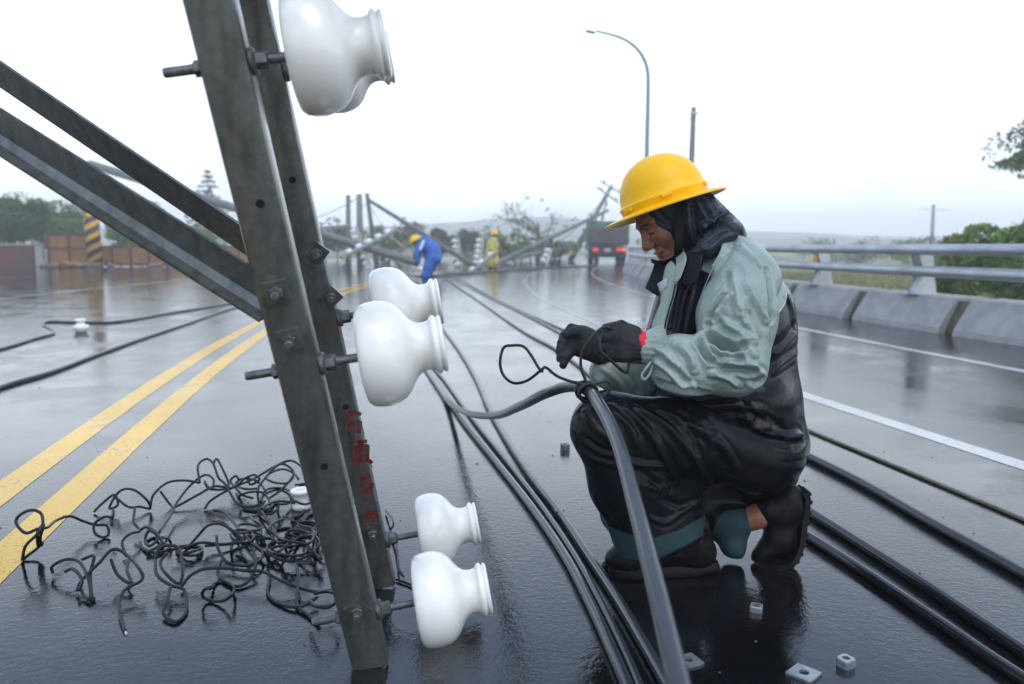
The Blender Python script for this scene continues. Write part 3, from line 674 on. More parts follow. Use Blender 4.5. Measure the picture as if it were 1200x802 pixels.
shrub(85, 236, 43, 22, M['leaf_mid'], 'bright green bush behind the striped pole', 13, n=4500, leaf=.09)
shrub(140, 250, 44, 26, M['leaf_mid'], 'green bush behind the low ochre fence', 14, n=4500, leaf=.09)
shrub(190, 262, 46, 28, M['leaf_dark'], 'dark bush behind the steel brace, below the fallen pole', 15, n=4200, leaf=.09)
shrub(62, 226, 47, 26, M['leaf_mid'], 'tall fresh green bush behind the tall ochre fence', 17, n=4500, leaf=.10)
shrub(165, 236, 50, 26, M['leaf_dark'], 'tall dark bush far behind the low ochre fence', 18, n=4200, leaf=.10)
shrub(235, 262, 50, 26, M['leaf_mid'], 'green bush under the small conifer', 16, n=4000, leaf=.09)
tree('bare_tree', 'thin wind-stripped tree with few leaves behind the round bush', ground_at(24, 42), 3.6, None, 3.0, M['leaf_mid'], 260, .10, 21, .07, 14, bare=True, spread=.55)
tree('bare_tree', 'wind-stripped slender tree beside the striped pole', ground_at(66, 44), 3.0, None, 2.4, M['leaf_dry'], 240, .09, 22, .06, 14, bare=True, spread=.55)
# conifer
cb = ground_at(247, 62); ct = thing('conifer', 'small dark conifer with tiers of drooping branches', 'tree', loc=tuple(cb)); chh = (P(247, 199, 62)-cb)[2]
mb = MB().cyl(cb-np.array([0, 0, .1]), cb+np.array([0, 0, chh]), .16, .02, 8); r = np.random.default_rng(5); cs = []; rs = []
for k in range(13):
    f = k/12; z = chh*(.35+.62*f); R_ = 2.0*(1-f)+.15
    for j in range(5):
        q = r.uniform(0, 6.3); e = cb+np.array([math.cos(q)*R_, math.sin(q)*R_, z-.15*R_]); mb.cyl(cb+np.array([0, 0, z]), e, .035, .01, 5)
        for s in (.4, .7, 1.): cs.append(cb+np.array([0, 0, z])*(1-s)+0*e+(e-cb)*s if False else (cb+np.array([0, 0, z]))*(1-s)+e*s); rs.append(.30*(1-f*.6))
mb.build('trunk', M['bark'], ct, True); addmesh('crown', *leaves(cs, rs, 3000, .10, r), M['leaf_dark'], ct)
# windswept bare tree beyond the yellow worker
tb = ground_at(630, 62); tree('bare_tree', 'wide wind-stripped tree beyond the worker in yellow', tb, (P(628, 262, 62)-tb)[2], None, 3.2, M['leaf_dry'], 260, .12, 33, .22, 60, bare=True, spread=.95)
# roadside scrub along the far bend
rr_ = np.random.default_rng(40); SC = ['ragged', 'low', 'leaning', 'bushy', 'broken', 'thin']
scr = [(395, 256, 60, 22, 'leaf_dark', 'dark scrub beside the standing striped pole'), (450, 262, 58, 22, 'leaf_yel', 'pale torn scrub under the leaning grey pole'), (478, 258, 70, 24, 'leaf_dry', 'dry scrub behind the worker in blue'),
       (515, 266, 60, 18, 'leaf_dry', 'brown scrub on the far bend beside the worker in blue'), (548, 268, 62, 16, 'leaf_dry', 'thin brown scrub between the two standing workers'), (585, 281, 52, 20, 'leaf_mid', 'low green bush behind the worker in yellow'),
       (612, 283, 55, 22, 'leaf_mid', 'low green bush under the bare tree'), (650, 283, 60, 20, 'leaf_dark', 'low dark bush beneath the slanting fallen pole'), (770, 280, 66, 30, 'leaf_dry', 'faint scrub behind the truck'), (560, 276, 85, 40, 'leaf_dry', 'misty thicket far beyond the workers')]
for k, (px, py, d, w, m, lb) in enumerate(scr): shrub(px, py, d, w, M[m], lb, 50+k, n=2600, leaf=.11, group='scrub on the far bend')
# right-hand side
rs_ = [(1190, 246, 15, 70, 'leaf_mid', 'fresh green bush rising highest behind the near rail posts'), (1120, 268, 17, 50, 'leaf_yel', 'light green bush between two rail posts'), (1175, 262, 19, 70, 'leaf_mid', 'leafy green bush close behind the guardrail'), (1130, 278, 24, 60, 'leaf_yel', 'yellow green bush behind the guardrail posts'), (1215, 250, 22, 60, 'leaf_dry', 'brownish tall bush behind the guardrail'),
       (1110, 282, 45, 40, 'leaf_dark', 'dark bush at the foot of the far pole'), (1010, 285, 70, 34, 'leaf_dry', 'faint bush far across the field'), (960, 285, 75, 34, 'leaf_dark', 'faint dark bush far across the field'), (1060, 284, 60, 30, 'leaf_mid', 'faint green bush in the field left of the far pole'.replace('left of', 'near'))]
for k, (px, py, d, w, m, lb) in enumerate(rs_): shrub(px, py, d, w*.6 if d < 30 else w, M[m], lb, 70+k, n=9000 if d < 30 else 1800, leaf=.06 if d < 30 else .11, name='roadside_bush', cat='bush', group='bushes behind the guardrail')
b = ground_at(1290, 22); tt = tree('broadleaf_tree', 'tall tree reaching a leafy branch over the guardrail side', b, 4.2, P(1262, 165, 22), 1.9, M['leaf_dark'], 4200, .07, 90, .16, 18, flat=.55)
rb = np.random.default_rng(91); bpts = spline([P(1285, 205, 22), P(1240, 215, 22), P(1205, 200, 21.8), P(1182, 192, 21.6), P(1162, 196, 21.5)], 4)
MB().tube(bpts, np.linspace(.06, .012, len(bpts)), 6).build('limb', M['bark'], tt, True)
cs = [P(x, y, 21.6) for x, y in ((1195, 185), (1186, 188), (1180, 196), (1196, 196), (1168, 196), (1205, 188), (1212, 180), (1198, 206))]
addmesh('leaf_spray', *leaves(cs, [.26, .22, .16, .2, .11, .3, .34, .12], 900, .05, rb, .6), M['leaf_dark'], tt)
# grass on the field beyond the parapet
r = np.random.default_rng(8); ng = 26000
gy_ = r.uniform(4, 40, ng); gx_ = 7.6+bend(gy_)+r.uniform(0, 1, ng)**1.6*22; gz_ = ground_height(gx_, gy_)
c = np.stack([gx_, gy_, gz_], 1); hgt = r.uniform(.12, .42, ng)[:, None]; lean = r.normal(0, .4, (ng, 3))*np.array([1, 1, 0]); sd2 = r.normal(size=(ng, 3))*np.array([1, 1, 0]); sd2 /= np.linalg.norm(sd2, axis=1, keepdims=True)
V = np.stack([c-sd2*.018, c+sd2*.018, c+(np.array([0, 0, 1])+lean)*hgt], 1).reshape(-1, 3)
tag(addmesh('field_grass', V, [(3*i, 3*i+1, 3*i+2) for i in range(ng)], M['field']), 'long yellowish grass on the field below the guardrail', None, kind='stuff')
# ---------------------------------------------------------------- fence, planter and concrete post on the left
wb = G(20, 313); fd = unit(G(200, 312.2)-G(0, 313)); fn = np.cross(fd, [0, 0, 1.]); zz1 = np.array([0, 0, 1.]); FAX = np.array([fd, fn, zz1])
def onfence(px): # point at the fence foot in the column px
    a = G(0, 313); v = ray(px, 300); v2 = np.array([v[0], v[1]]); m_ = np.array([[v2[0], -fd[0]], [v2[1], -fd[1]]]); s = np.linalg.solve(m_, a[:2]); return np.array([v2[0]*s[0], v2[1]*s[0], 0])
def lenpx(px, h): return h
pw = thing('planter_wall', 'low stained brown planter wall under the round bush', 'wall', loc=tuple(onfence(15)))
a, b = onfence(-120), onfence(41); MB().box((a+b)/2+zz1*.48, (np.linalg.norm(b-a), .45, .96), FAX).build('wall', M['brown_wall'], pw)
MB().box((a+b)/2+zz1*1.0, (np.linalg.norm(b-a), .55, .07), FAX).build('coping', M['concrete'], pw)
cp = thing('concrete_post', 'grey concrete gate post at the end of the planter wall', 'post', loc=tuple(onfence(47)))
c = onfence(47); MB().box(c+zz1*.5, (.34, .34, 1.0), FAX, bev=.02).build('shaft', M['concrete'], cp); MB().box(c+zz1*1.03, (.44, .44, .09), FAX, bev=.02).build('cap', M['concrete'], cp)
def fence(x0, x1, zs, step, label):
    a, b = onfence(x0), onfence(x1); t = thing('panel_fence', label, 'fence', loc=tuple(a)); n = max(2, round(np.linalg.norm(b-a)/step))
    for k in range(n+1): q = a+(b-a)*k/n; MB().box(q+zz1*zs[-1]/2, (.12, .12, zs[-1]), FAX).build('post', M['red_frame'], t)
    for z in zs: MB().box((a+b)/2+zz1*(z-.05), (np.linalg.norm(b-a), .10 if z == zs[-1] else .08, .11), FAX).build('rail', M['red_frame'], t)
    for z0, z1 in zip([.16]+list(zs[:-1]), zs):
        for k in range(n):
            q = a+(b-a)*(k+.5)/n; MB().box(q+zz1*(z0+z1-.1)/2, (np.linalg.norm(b-a)/n-.13, .03, z1-z0-.12), FAX).build('panel', M['yellow_panel'], t)
fence(57, 106, [.85, 1.52], .85, 'tall maroon framed fence with two rows of ochre panels')
fence(110, 300, [.14, .95], .76, 'low maroon framed fence with one row of ochre panels')
M['rubble'] = mat('broken concrete', (.24, .21, .18), .9, col2=(.12, .11, .09), nscale=6, bump=.6, bscale=20)
rb = np.random.default_rng(3)
for k in range(34):
    px = rb.uniform(48, 260) if k < 24 else rb.uniform(52, 105); q = onfence(px)-fn*0; q = q+np.array([q[0], q[1], 0])*(-rb.uniform(.01, .045)); s = rb.uniform(.08, .3)
    bm = bmesh.new(); bmesh.ops.create_icosphere(bm, subdivisions=1, radius=1)
    V = [q+np.array([v.co.x*s, v.co.y*s, (v.co.z*.55+.4)*s])*(1+rb.normal(0, .16)) if False else q+(np.array([v.co.x, v.co.y, v.co.z*.6+.45])+rb.normal(0, .14, 3))*s for v in bm.verts]
    o = addmesh('rubble_piece', V, [[v.index for v in f.verts] for f in bm.faces], M['rubble'] if k % 3 else M['yellow_panel']); bm.free()
    tag(o, 'broken lump of rubble at the foot of the fence', 'rubble', 'rubble along the fence')
# ---------------------------------------------------------------- poles
def pole(name, a, b, r0, r1, m, label, arms=(), group=None, cat='utility pole', band=None):
    a = np.asarray(a, float); b = np.asarray(b, float); t = thing(name, label, cat, group, loc=tuple(a)); MB().cyl(a, b, r0, r1, 14).build('shaft', m, t, True)
    d = unit(b-a); s = unit(np.cross(d, FW)) if abs(d@FW) < .9 else RT
    for f, L_, nI, tw in arms:
        c = a+(b-a)*f; sa = unit(s*math.cos(tw)+np.cross(d, s)*math.sin(tw)); arm_o = MB().box(c+np.cross(d, sa)*(r1+.05), (L_, .09, .09), np.array([sa, d, np.cross(sa, d)])).build('crossarm', M['galv'], t)
        for k in range(nI):
            q = c+np.cross(d, sa)*(r1+.05)+sa*L_*((k+.5)/nI-.5)
            MB().lathe(q, d, [(0, .03), (.05, .03), (.055, .11), (.12, .12), (.17, .09), (.2, .05), (.24, .06), (.27, .05)], 10).build('insulator', M['porcelain'], arm_o, True)
    if band: MB().cyl(a+d*band[0], a+d*band[1], r0*1.06, r0*1.04, 20).build('warning_stripes', M['stripes'], t, True)
    return t
sp0 = G(112, 313); sptop = P(104, 197, pix(sp0)[2])
stp = pole('striped_pole', sp0, sptop, .30, .26, M['pole_grey'], 'broken concrete pole with yellow and black spiral stripes by the ochre fence')
sm = MB().cyl(np.zeros(3), np.array([-.05, 0, 2.9]), .32, .305, 24).build('warning_stripes', M['stripes'], None, True); sm.parent = stp
pole('fallen_pole', P(489, 308, 25), P(106, 193, 35.6), .13, .19, M['pole_grey'], 'long concrete pole fallen slantwise from the striped stump to the road', arms=[(.10, 2.2, 5, .9), (.22, 2.2, 6, 1.2), (.25, 2.2, 6, 1.25)])
g = ground_at(408, 50); pole('utility_pole', g, P(408, 229, 50), .17, .14, M['pole_wood'], 'thin dark pole standing next to a striped pole')
g = ground_at(422, 42); pole('utility_pole', g, P(421, 228, 42), .19, .15, M['pole_grey'], 'standing grey pole with a band of yellow and black stripes', band=(.35, 1.45))
g = ground_at(441, 40); pole('utility_pole', g, P(430, 227, 40), .13, .10, M['pole_wood'], 'slightly tilted dark pole that props a leaning pole')
pole('leaning_pole', G(566, 318), P(431, 234, 39.7), .115, .085, M['pole_wood'], 'long dark pole leaning diagonally onto the tilted pole', arms=[(.02, 1.8, 4, .3)])
pole('leaning_pole', ground_at(668, 52), P(718, 216, 52), .19, .11, M['pole_grey'], 'tall leaning pole with broken crossarms beside the truck', arms=[(.86, 2.0, 3, .5), (.95, 1.8, 3, .2), (.55, 1.6, 3, .8)], band=(.2, 1.0))
pole('leaning_pole', ground_at(578, 40), P(712, 247, 51.6), .15, .10, M['pole_grey'], 'slanting fallen pole crossing the tall leaning pole', arms=[(.93, 1.9, 4, .9), (.82, 1.7, 3, 1.2)])
pole('fallen_pole', ground_at(590, 46)+np.array([0, 0, .14]), ground_at(668, 51)+np.array([0, 0, .9]), .14, .12, M['pole_grey'], 'short fallen pole lying at the foot of the leaning pole')
g = ground_at(806, 40); pole('utility_pole', g, P(813, 126, 40), .19, .13, M['pole_wood'], 'dark pole rising behind the yellow helmet', arms=[(.96, .5, 0, 0)])
g = ground_at(1092, 110); pole('utility_pole', g, P(1094, 240, 110), .30, .2, M['pole_wood'], 'far misty pole with a small crossarm beyond the guardrail', arms=[(.90, 4.5, 2, 0)])
# white insulators and arms strewn by the blue worker
for k, (px, py, n_, lb) in enumerate(((434, 312, 6, 'upended crossarm studded with white insulators on the road'), (541, 314, 5, 'crossarm with white insulators lying behind the worker in blue'), (562, 313, 5, 'leaning crossarm with white insulators between the standing workers'), (640, 312, 3, 'small broken crossarm with white insulators under the slanting pole'), (505, 317, 5, 'crossarm with white insulators at the blue worker\'s feet'))):
    a = G(px, py)+np.array([0, 0, .05]); h = (1.9, 1.25, 1.25, .8, .7)[k]; d = unit(np.array([(-.35, -.1, .15, .3, -.8)[k], .1, (1, 1, 1, .8, .35)[k]])); b = a+d*h
    t = thing('broken_crossarm', lb, 'crossarm', 'broken crossarms on the far road', loc=tuple(a)); s = unit(np.cross(d, FW))
    for o_ in (-.16, .16): MB().box((a+b)/2+np.cross(d, s)*o_, (h, .08, .08), np.array([d, s, np.cross(d, s)])).build('channel', M['galv'], t)
    for j in range(n_):
        q = a+d*h*(j+.5)/n_
        for o_ in (-.16, .16): MB().lathe(q+np.cross(d, s)*o_, s, [(.04, .03), (.10, .03), (.105, .09), (.15, .11), (.2, .09), (.24, .05), (.28, .06), (.3, .05)], 10).build('insulator', M['porcelain'], t, True)
# fallen lines between the far poles
def wireline(name, a, b, sag, r, label, m='cable'):
    t = np.linspace(0, 1, 14)[:, None]; p = a*(1-t)+b*t; p[:, 2] -= (4*t*(1-t)*sag)[:, 0]; tag(MB().tube(p, r, 5).build(name, M[m], None, True), label, 'cable')
wireline('overhead_wire', P(-60, 250, 34), P(106, 254, 35.5), .05, .035, 'grey wire stretched from the striped pole past the round bush', 'cable_grey')
cable('road_cable', ground_line([(700, 311), (640, 314), (590, 317), (540, 321), (500, 324), (470, 320), (440, 315)], .03), .03, M['cable'], 'black cable lying across the road behind the workers', n=6)
cable('road_cable', ground_line([(575, 318), (550, 320), (520, 321), (505, 323)], .03), .05, M['cable'], 'short thick cable end at the blue worker\'s feet', n=6)
# ---------------------------------------------------------------- street lamp
lb_ = ground_at(757, 30); lp = thing('street_lamp', 'tall curved-arm street lamp with a small flat head', 'street lamp', loc=tuple(lb_))
dd = 30; pts = spline([lb_-np.array([0, 0, .1]), P(757.5, 240, dd), P(758, 180, dd), P(759.5, 110, dd), P(759, 85, dd), P(755, 70, dd), P(746, 57, dd), P(733, 47, dd), P(717, 41, dd), P(698, 36.5, dd)], 5)
MB().tube(pts, np.concatenate([np.linspace(.105, .075, len(pts)//2), np.linspace(.075, .045, len(pts)-len(pts)//2)]), 10).build('post', M['lamp_steel'], lp, True)
hd = unit(P(687, 36, dd)-P(697, 38.5, dd)); MB().box(P(692, 37.6, dd), (.36, .2, .07), np.array([hd, np.cross(hd, UP), unit(np.cross(np.cross(hd, UP), hd))]), bev=.02).build('lamp_head', M['lamp_steel'], lp)
MB().cyl(lb_, lb_+np.array([0, 0, .5]), .16, .13, 12).build('base', M['lamp_steel'], lp)
# ---------------------------------------------------------------- dump truck seen from behind
M['truck_green'] = mat('green truck paint', (.03, .14, .065), .45, col2=(.04, .17, .08), nscale=2, coat=.4)
M['tailgate'] = mat('muddy dark tailgate', (.075, .062, .060), .7, col2=(.05, .045, .045), nscale=2)
M['chassis'] = mat('dark chassis', (.025, .025, .028), .7); M['rubber'] = mat('tyre rubber', (.015, .015, .016), .8, bump=.3, bscale=30)
M['tail_red'] = mat('lit tail lamp', (.7, .02, .02), .3); tb_ = M['tail_red'].node_tree.nodes['Principled BSDF']; tb_.inputs['Emission Color'].default_value = (1, .06, .04, 1); tb_.inputs['Emission Strength'].default_value = .35
M['tail_amber'] = mat('lit amber lamp', (.8, .3, .03), .3); tb_ = M['tail_amber'].node_tree.nodes['Principled BSDF']; tb_.inputs['Emission Color'].default_value = (1, .35, .1, 1); tb_.inputs['Emission Strength'].default_value = .35
M['plate'] = mat('pale licence plate', (.5, .5, .48), .5); M['glass_dark'] = mat('dark glass', (.01, .012, .014), .08)
tc_ = ground_at(712, 45.5); tr = thing('dump_truck', 'green dump truck driving away with lit tail lights', 'truck', loc=tuple(tc_))
fy = unit(np.array([FW[0]+.10, FW[1], 0])); fx = np.array([fy[1], -fy[0], 0]); TAX = np.array([fx, fy, [0, 0, 1.]])
def tp(x, y, z): return tc_+fx*x+fy*y+np.array([0, 0, z])
def tbox(name, c, s, m, par=tr, bev=.02): return MB().box(tp(*c), s, TAX, bev=bev).build(name, m, par)
bed = tbox('bed_floor', (0, 2.2, 1.05), (2.3, 4.4, .12), M['chassis'])
tbox('side_wall', (-1.16, 2.2, 1.62), (.08, 4.4, 1.15), M['truck_green'], bed); tbox('side_wall', (1.16, 2.2, 1.62), (.08, 4.4, 1.15), M['truck_green'], bed)
tbox('headboard', (0, 4.36, 1.75), (2.24, .08, 1.45), M['truck_green'], bed)
tg = tbox('tailgate', (0, -.04, 1.55), (2.2, .07, .88), M['tailgate'], bed)
for x in (-1.0, -.34, .34, 1.0): tbox('rib', (x, -.09, 1.55), (.07, .04, .84), M['tailgate'], tg, .008)
tbox('gate_flap', (-1.32, -.05, 1.55), (.22, .06, .75), M['truck_green'], bed)
for x in (-1.17, 1.17): tbox('corner_post', (x, -.03, 1.68), (.11, .12, 1.3), M['truck_green'], bed)
tbox('chassis_frame', (0, 3.2, .78), (1.0, 6.2, .3), M['chassis'])
bp = tbox('rear_bumper', (0, -.05, .70), (2.1, .12, .44), M['chassis']); tbox('axle_housing', (0, 1.25, .5), (1.7, .5, .42), M['chassis'])
for x in (-.68, .68):
    tbox('tail_light', (x, -.12, .74), (.34, .05, .17), M['tail_red'], bp, .015)
tbox('turn_light', (.93, -.12, .74), (.16, .05, .17), M['tail_amber'], bp, .012)
tbox('licence_plate', (0, -.12, .72), (.36, .03, .16), M['plate'], bp, .005)
cab = tbox('cab', (0, 5.6, 1.55), (2.15, 1.7, 1.9), M['truck_green'], tr, .12); tbox('rear_window', (0, 4.74, 2.0), (1.2, .02, .4), M['glass_dark'], cab, .005)
for x in (-1.22, 1.22): tbox('wing_mirror', (x, 6.2, 1.95), (.12, .08, .36), M['chassis'], cab, .02)
def wheel(x, y, w):
    a = tp(x-w/2, y, .46); wl = MB().lathe(a, fx, [(0, .30), (0, .42), (.03, .46), (w-.03, .46), (w, .42), (w, .30)], 24).build('wheel', M['rubber'], tr, 30.0)
    MB().lathe(a-fx*.005, fx, [(0, .26), (.02, .24), (w-.02, .24), (w+.01, .26)], 18).build('rim', M['galv'], wl, 30.0)
for x in (-.93, -.62, .62, .93): wheel(x, 1.25, .26)
for x in (-.9, .9): wheel(x, 5.6, .26)
for x in (-.78, .78): tbox('mud_flap', (x, .5, .48), (.6, .02, .5), M['rubber'], tr, .005)
# ---------------------------------------------------------------- storm debris: broken branches and slack wires between the far poles
r = np.random.default_rng(19)
for k in range(16):
    px = (455, 470, 482, 515, 530, 552, 590, 604, 622, 645, 655, 690, 430, 402, 575, 535)[k]; d = r.uniform(36, 50); b = ground_at(px, d); h = r.uniform(.7, 2.2); e = b+np.array([r.normal(0, .8), r.normal(0, .4), h])
    t = thing('broken_branch', 'broken branch with a few torn leaves among the far storm debris', 'branch', 'broken branches on the far bend', loc=tuple(b)); mb, tips = branches(b, e, .05, 5, .6, r, 2); mb.build('wood', M['bark'], t, True)
    addmesh('leaves', *leaves(tips[r.choice(len(tips), 6)], np.full(6, .28), 130, .09, r), M[('leaf_dry', 'leaf_mid', 'leaf_yel')[k % 3]], t)
for k, (a, b, sg, lb) in enumerate(((P(431, 236, 39.6), P(500, 303, 25), .5, 'slack wire from the tilted pole down to the blue worker'), (P(714, 224, 51.8), P(560, 312, 34), 1.2, 'slack wire hanging from the top of the tall leaning pole'), (P(408, 231, 50), P(431, 240, 39.8), .3, 'short wire between two standing poles'),
      (P(421, 231, 42), P(300, 262, 40), .5, 'wire from the grey striped pole towards the conifer'), (P(700, 252, 51), P(640, 309, 46), .4, 'wire trailing from the slanting fallen pole'), (P(812, 133, 40), P(716, 222, 51.8), 1.0, 'long slack wire between the dark pole and the leaning pole'))):
    wireline('slack_wire', a, b, sg, .018, lb)
# ================================================================== soft-body modelling: distance fields turned into one continuous surface
import openvdb
class SDF:
    def __init__(s, pts, margin, h):
        pts = np.asarray(pts, float); s.h = h; s.lo = pts.min(0)-margin; n = np.ceil((pts.max(0)+margin-s.lo)/h).astype(int)+1
        s.ax = [s.lo[i]+h*np.arange(n[i]) for i in range(3)]; s.far = .06; s.a = np.full(n, s.far, np.float32)
    def _sub(s, lo, hi):
        sl = []; g = []
        for i in range(3):
            a = max(0, int((lo[i]-s.lo[i])/s.h)-1); b = min(len(s.ax[i]), int((hi[i]-s.lo[i])/s.h)+2); b = max(b, a+1); sl.append(slice(a, b))
        g = [s.ax[0][sl[0]][:, None, None].astype(np.float32), s.ax[1][sl[1]][None, :, None].astype(np.float32), s.ax[2][sl[2]][None, None, :].astype(np.float32)]
        return tuple(sl), g
    def _mix(s, sl, d, k, cut=False):
        a = s.a[sl]
        if cut:
            d = -d
            if k > 0: q = np.maximum(k-np.abs(a-d), 0)/k; s.a[sl] = np.maximum(a, d)+q*q*k*.25
            else: s.a[sl] = np.maximum(a, d)
        else:
            if k > 0: q = np.maximum(k-np.abs(a-d), 0)/k; s.a[sl] = np.minimum(a, d)-q*q*k*.25
            else: s.a[sl] = np.minimum(a, d)
    def rc(s, a, b, ra, rb=None, k=.02, sq=None, cut=False):
        """tapered capsule; sq=(axis, factor): flatten along an axis"""
        a = np.asarray(a, float); b = np.asarray(b, float); rb = ra if rb is None else rb; m = max(ra, rb)+s.far
        sl, g = s._sub(np.minimum(a, b)-m, np.maximum(a, b)+m); ba = b-a; L2 = max(ba@ba, 1e-9)
        p = [g[i]-np.float32(a[i]) for i in range(3)]
        t = np.clip((p[0]*ba[0]+p[1]*ba[1]+p[2]*ba[2])/L2, 0, 1).astype(np.float32)
        q = [p[i]-t*np.float32(ba[i]) for i in range(3)]
        if sq is not None:
            e, f = unit(sq[0]), sq[1]; c = (q[0]*e[0]+q[1]*e[1]+q[2]*e[2])*(f-1); q = [q[i]+c*np.float32(e[i]) for i in range(3)]
        d = np.sqrt(q[0]**2+q[1]**2+q[2]**2)-(ra+(rb-ra)*t); s._mix(sl, d.astype(np.float32), k, cut); return s
    def ell(s, c, r, ax=None, k=.02, cut=False):
        c = np.asarray(c, float); r = np.asarray(r, float); ax = np.eye(3) if ax is None else np.asarray(ax, float); m = r.max()+s.far
        sl, g = s._sub(c-m, c+m); p = [g[i]-np.float32(c[i]) for i in range(3)]
        q = [(p[0]*e[0]+p[1]*e[1]+p[2]*e[2])/np.float32(r[j]) for j, e in enumerate(ax)]
        k0 = np.sqrt(q[0]**2+q[1]**2+q[2]**2); k1 = np.sqrt(sum((q[j]/np.float32(r[j]))**2 for j in range(3)))+1e-6
        s._mix(sl, (k0*(k0-1)/k1).astype(np.float32), k, cut); return s
    def half(s, c, n, k=.004):
        """cut away the side n points to"""
        c = np.asarray(c, float); n = unit(n); g = [s.ax[0][:, None, None], s.ax[1][None, :, None], s.ax[2][None, None, :]]
        d = ((g[0]-c[0])*n[0]+(g[1]-c[1])*n[1]+(g[2]-c[2])*n[2]).astype(np.float32); s._mix((slice(None),)*3, -d, k, True); return s
    def path(s, pts, rs, k=.02, sq=None):
        for i in range(len(pts)-1): s.rc(pts[i], pts[i+1], rs[i], rs[i+1], k, sq)
        return s
    def blur(s, n=1):
        for _ in range(n):
            for ax in range(3):
                a = s.a; b = a.copy(); sl = [slice(None)]*3; s1 = list(sl); s2 = list(sl); s0 = list(sl)
                s0[ax] = slice(1, -1); s1[ax] = slice(0, -2); s2[ax] = slice(2, None)
                b[tuple(s0)] = .5*a[tuple(s0)]+.25*(a[tuple(s1)]+a[tuple(s2)]); s.a = b
        return s
    def mesh(s):
        g = openvdb.FloatGrid(s.far); g.copyFromArray(s.a.astype(np.float32)); v, q = g.convertToQuads(0.0)
        V = np.asarray(v, float)*s.h+s.lo; Q = np.asarray(q, int)[:, ::-1]
        n = vnormals(V, Q); return V, Q
def vnormals(V, Q):
    fn_ = np.cross(V[Q[:, 2]]-V[Q[:, 0]], V[Q[:, 3]]-V[Q[:, 1]]); n = np.zeros_like(V)
    for k in range(4): np.add.at(n, Q[:, k], fn_)
    return n/np.maximum(np.linalg.norm(n, axis=1, keepdims=True), 1e-12)
def orient(V, Q):
    """make the quads face outwards"""
    fn_ = np.cross(V[Q[:, 2]]-V[Q[:, 0]], V[Q[:, 3]]-V[Q[:, 1]]); c = V[Q].mean(1); vol = np.einsum('ij,ij', c-V.mean(0), fn_)
    return Q if vol > 0 else Q[:, ::-1]
def vnoise(p, scale, seed=0):
    r = np.random.default_rng(seed); T = r.uniform(-1, 1, (32, 32, 32)); q = p*scale+r.uniform(0, 30, 3); i = np.floor(q).astype(int); f = q-i; f = f*f*(3-2*f); o = 0
    for a in (0, 1):
        for b in (0, 1):
            for c in (0, 1):
                w = (f[:, 0] if a else 1-f[:, 0])*(f[:, 1] if b else 1-f[:, 1])*(f[:, 2] if c else 1-f[:, 2]); o = o+w*T[(i[:, 0]+a) % 32, (i[:, 1]+b) % 32, (i[:, 2]+c) % 32]
    return o
def ridged(p, scale, e=None, s=3., seed=0):
    """ridged noise drawn out along direction e"""
    if e is not None: e = unit(e); p = p-np.outer(p@e, e)*(1-1/s)
    n = vnoise(p+.02*np.stack([vnoise(p, scale*.7, seed+9+i) for i in range(3)], 1), scale, seed); return 1-2*np.sqrt(np.abs(n)+.01)
def soft(p, scale, e=None, s=3., seed=0):
    """rounded folds with sharper crests, drawn out along e"""
    if e is not None: e = unit(e); p = p-np.outer(p@e, e)*(1-1/s)
    n = vnoise(p+.03*np.stack([vnoise(p, scale*.6, seed+9+i) for i in range(3)], 1), scale, seed); return 1-2.2*np.abs(n)**.8
def seg_dist(V, pts):
    d = np.full(len(V), 9.); side = np.zeros(len(V))
    for a, b in zip(pts[:-1], pts[1:]):
        ba = b-a; t = np.clip(((V-a)@ba)/max(ba@ba, 1e-12), 0, 1); q = np.linalg.norm(V-a-t[:, None]*ba, axis=1); d = np.minimum(d, q)
    return d
def folds(V, Q, lines, mult=1.3):
    """raise or sink creases along traced lines; each line: (pixel points, height, width)"""
    bvh = BVHTree.FromPolygons([tuple(v) for v in V], [tuple(q) for q in Q.tolist()]); n = vnormals(V, Q); off = np.zeros(len(V))
    for pts, h, w in lines:
        w3 = []
        for x, y in (spline([(a, b, 0.) for a, b in pts], 4)[:, :2] if len(pts) > 2 else pts):
            hit = bvh.ray_cast(Vector(CC), Vector(unit(ray(x, y))))
            if hit[0] is not None: w3.append(np.array(hit[0]))
        if len(w3) < 2: continue
        w3 = np.array(w3); L_ = np.r_[0, np.cumsum(np.linalg.norm(np.diff(w3, axis=0), axis=1))]
        near = np.where(np.linalg.norm(V-w3.mean(0), axis=1) < L_[-1]*.75+w*4)[0]
        d = seg_dist(V[near], w3); endf = np.minimum(1, np.minimum(np.linalg.norm(V[near]-w3[0], axis=1), np.linalg.norm(V[near]-w3[-1], axis=1))/(w*2.2)+.15)
        x = d/(w*1.25); prof = .6*np.exp(-x)+.4*np.exp(-x*x)-.36*np.exp(-((x-1.9)/.85)**2); off[near] += mult*h*prof*endf
    return V+n*off[:, None]
def seam(name, V, Q, pts, r, m, parent, lift=.0):
    """a thin raised seam or piping that lies on the cloth"""
    bvh = BVHTree.FromPolygons([tuple(v) for v in V], [tuple(q) for q in Q.tolist()]); w3 = []
    for x, y, _ in spline([(a, b, 0.) for a, b in pts], 6):
        hit = bvh.ray_cast(Vector(CC), Vector(unit(ray(x, y))))
        if hit[0] is not None: w3.append(np.array(hit[0])+np.array(hit[1])*lift)
    if len(w3) > 3:
        w3 = np.array(w3); w3[1:-1] = .25*w3[:-2]+.5*w3[1:-1]+.25*w3[2:]; return MB().tube(w3, r, 6).build(name, m, parent, True)
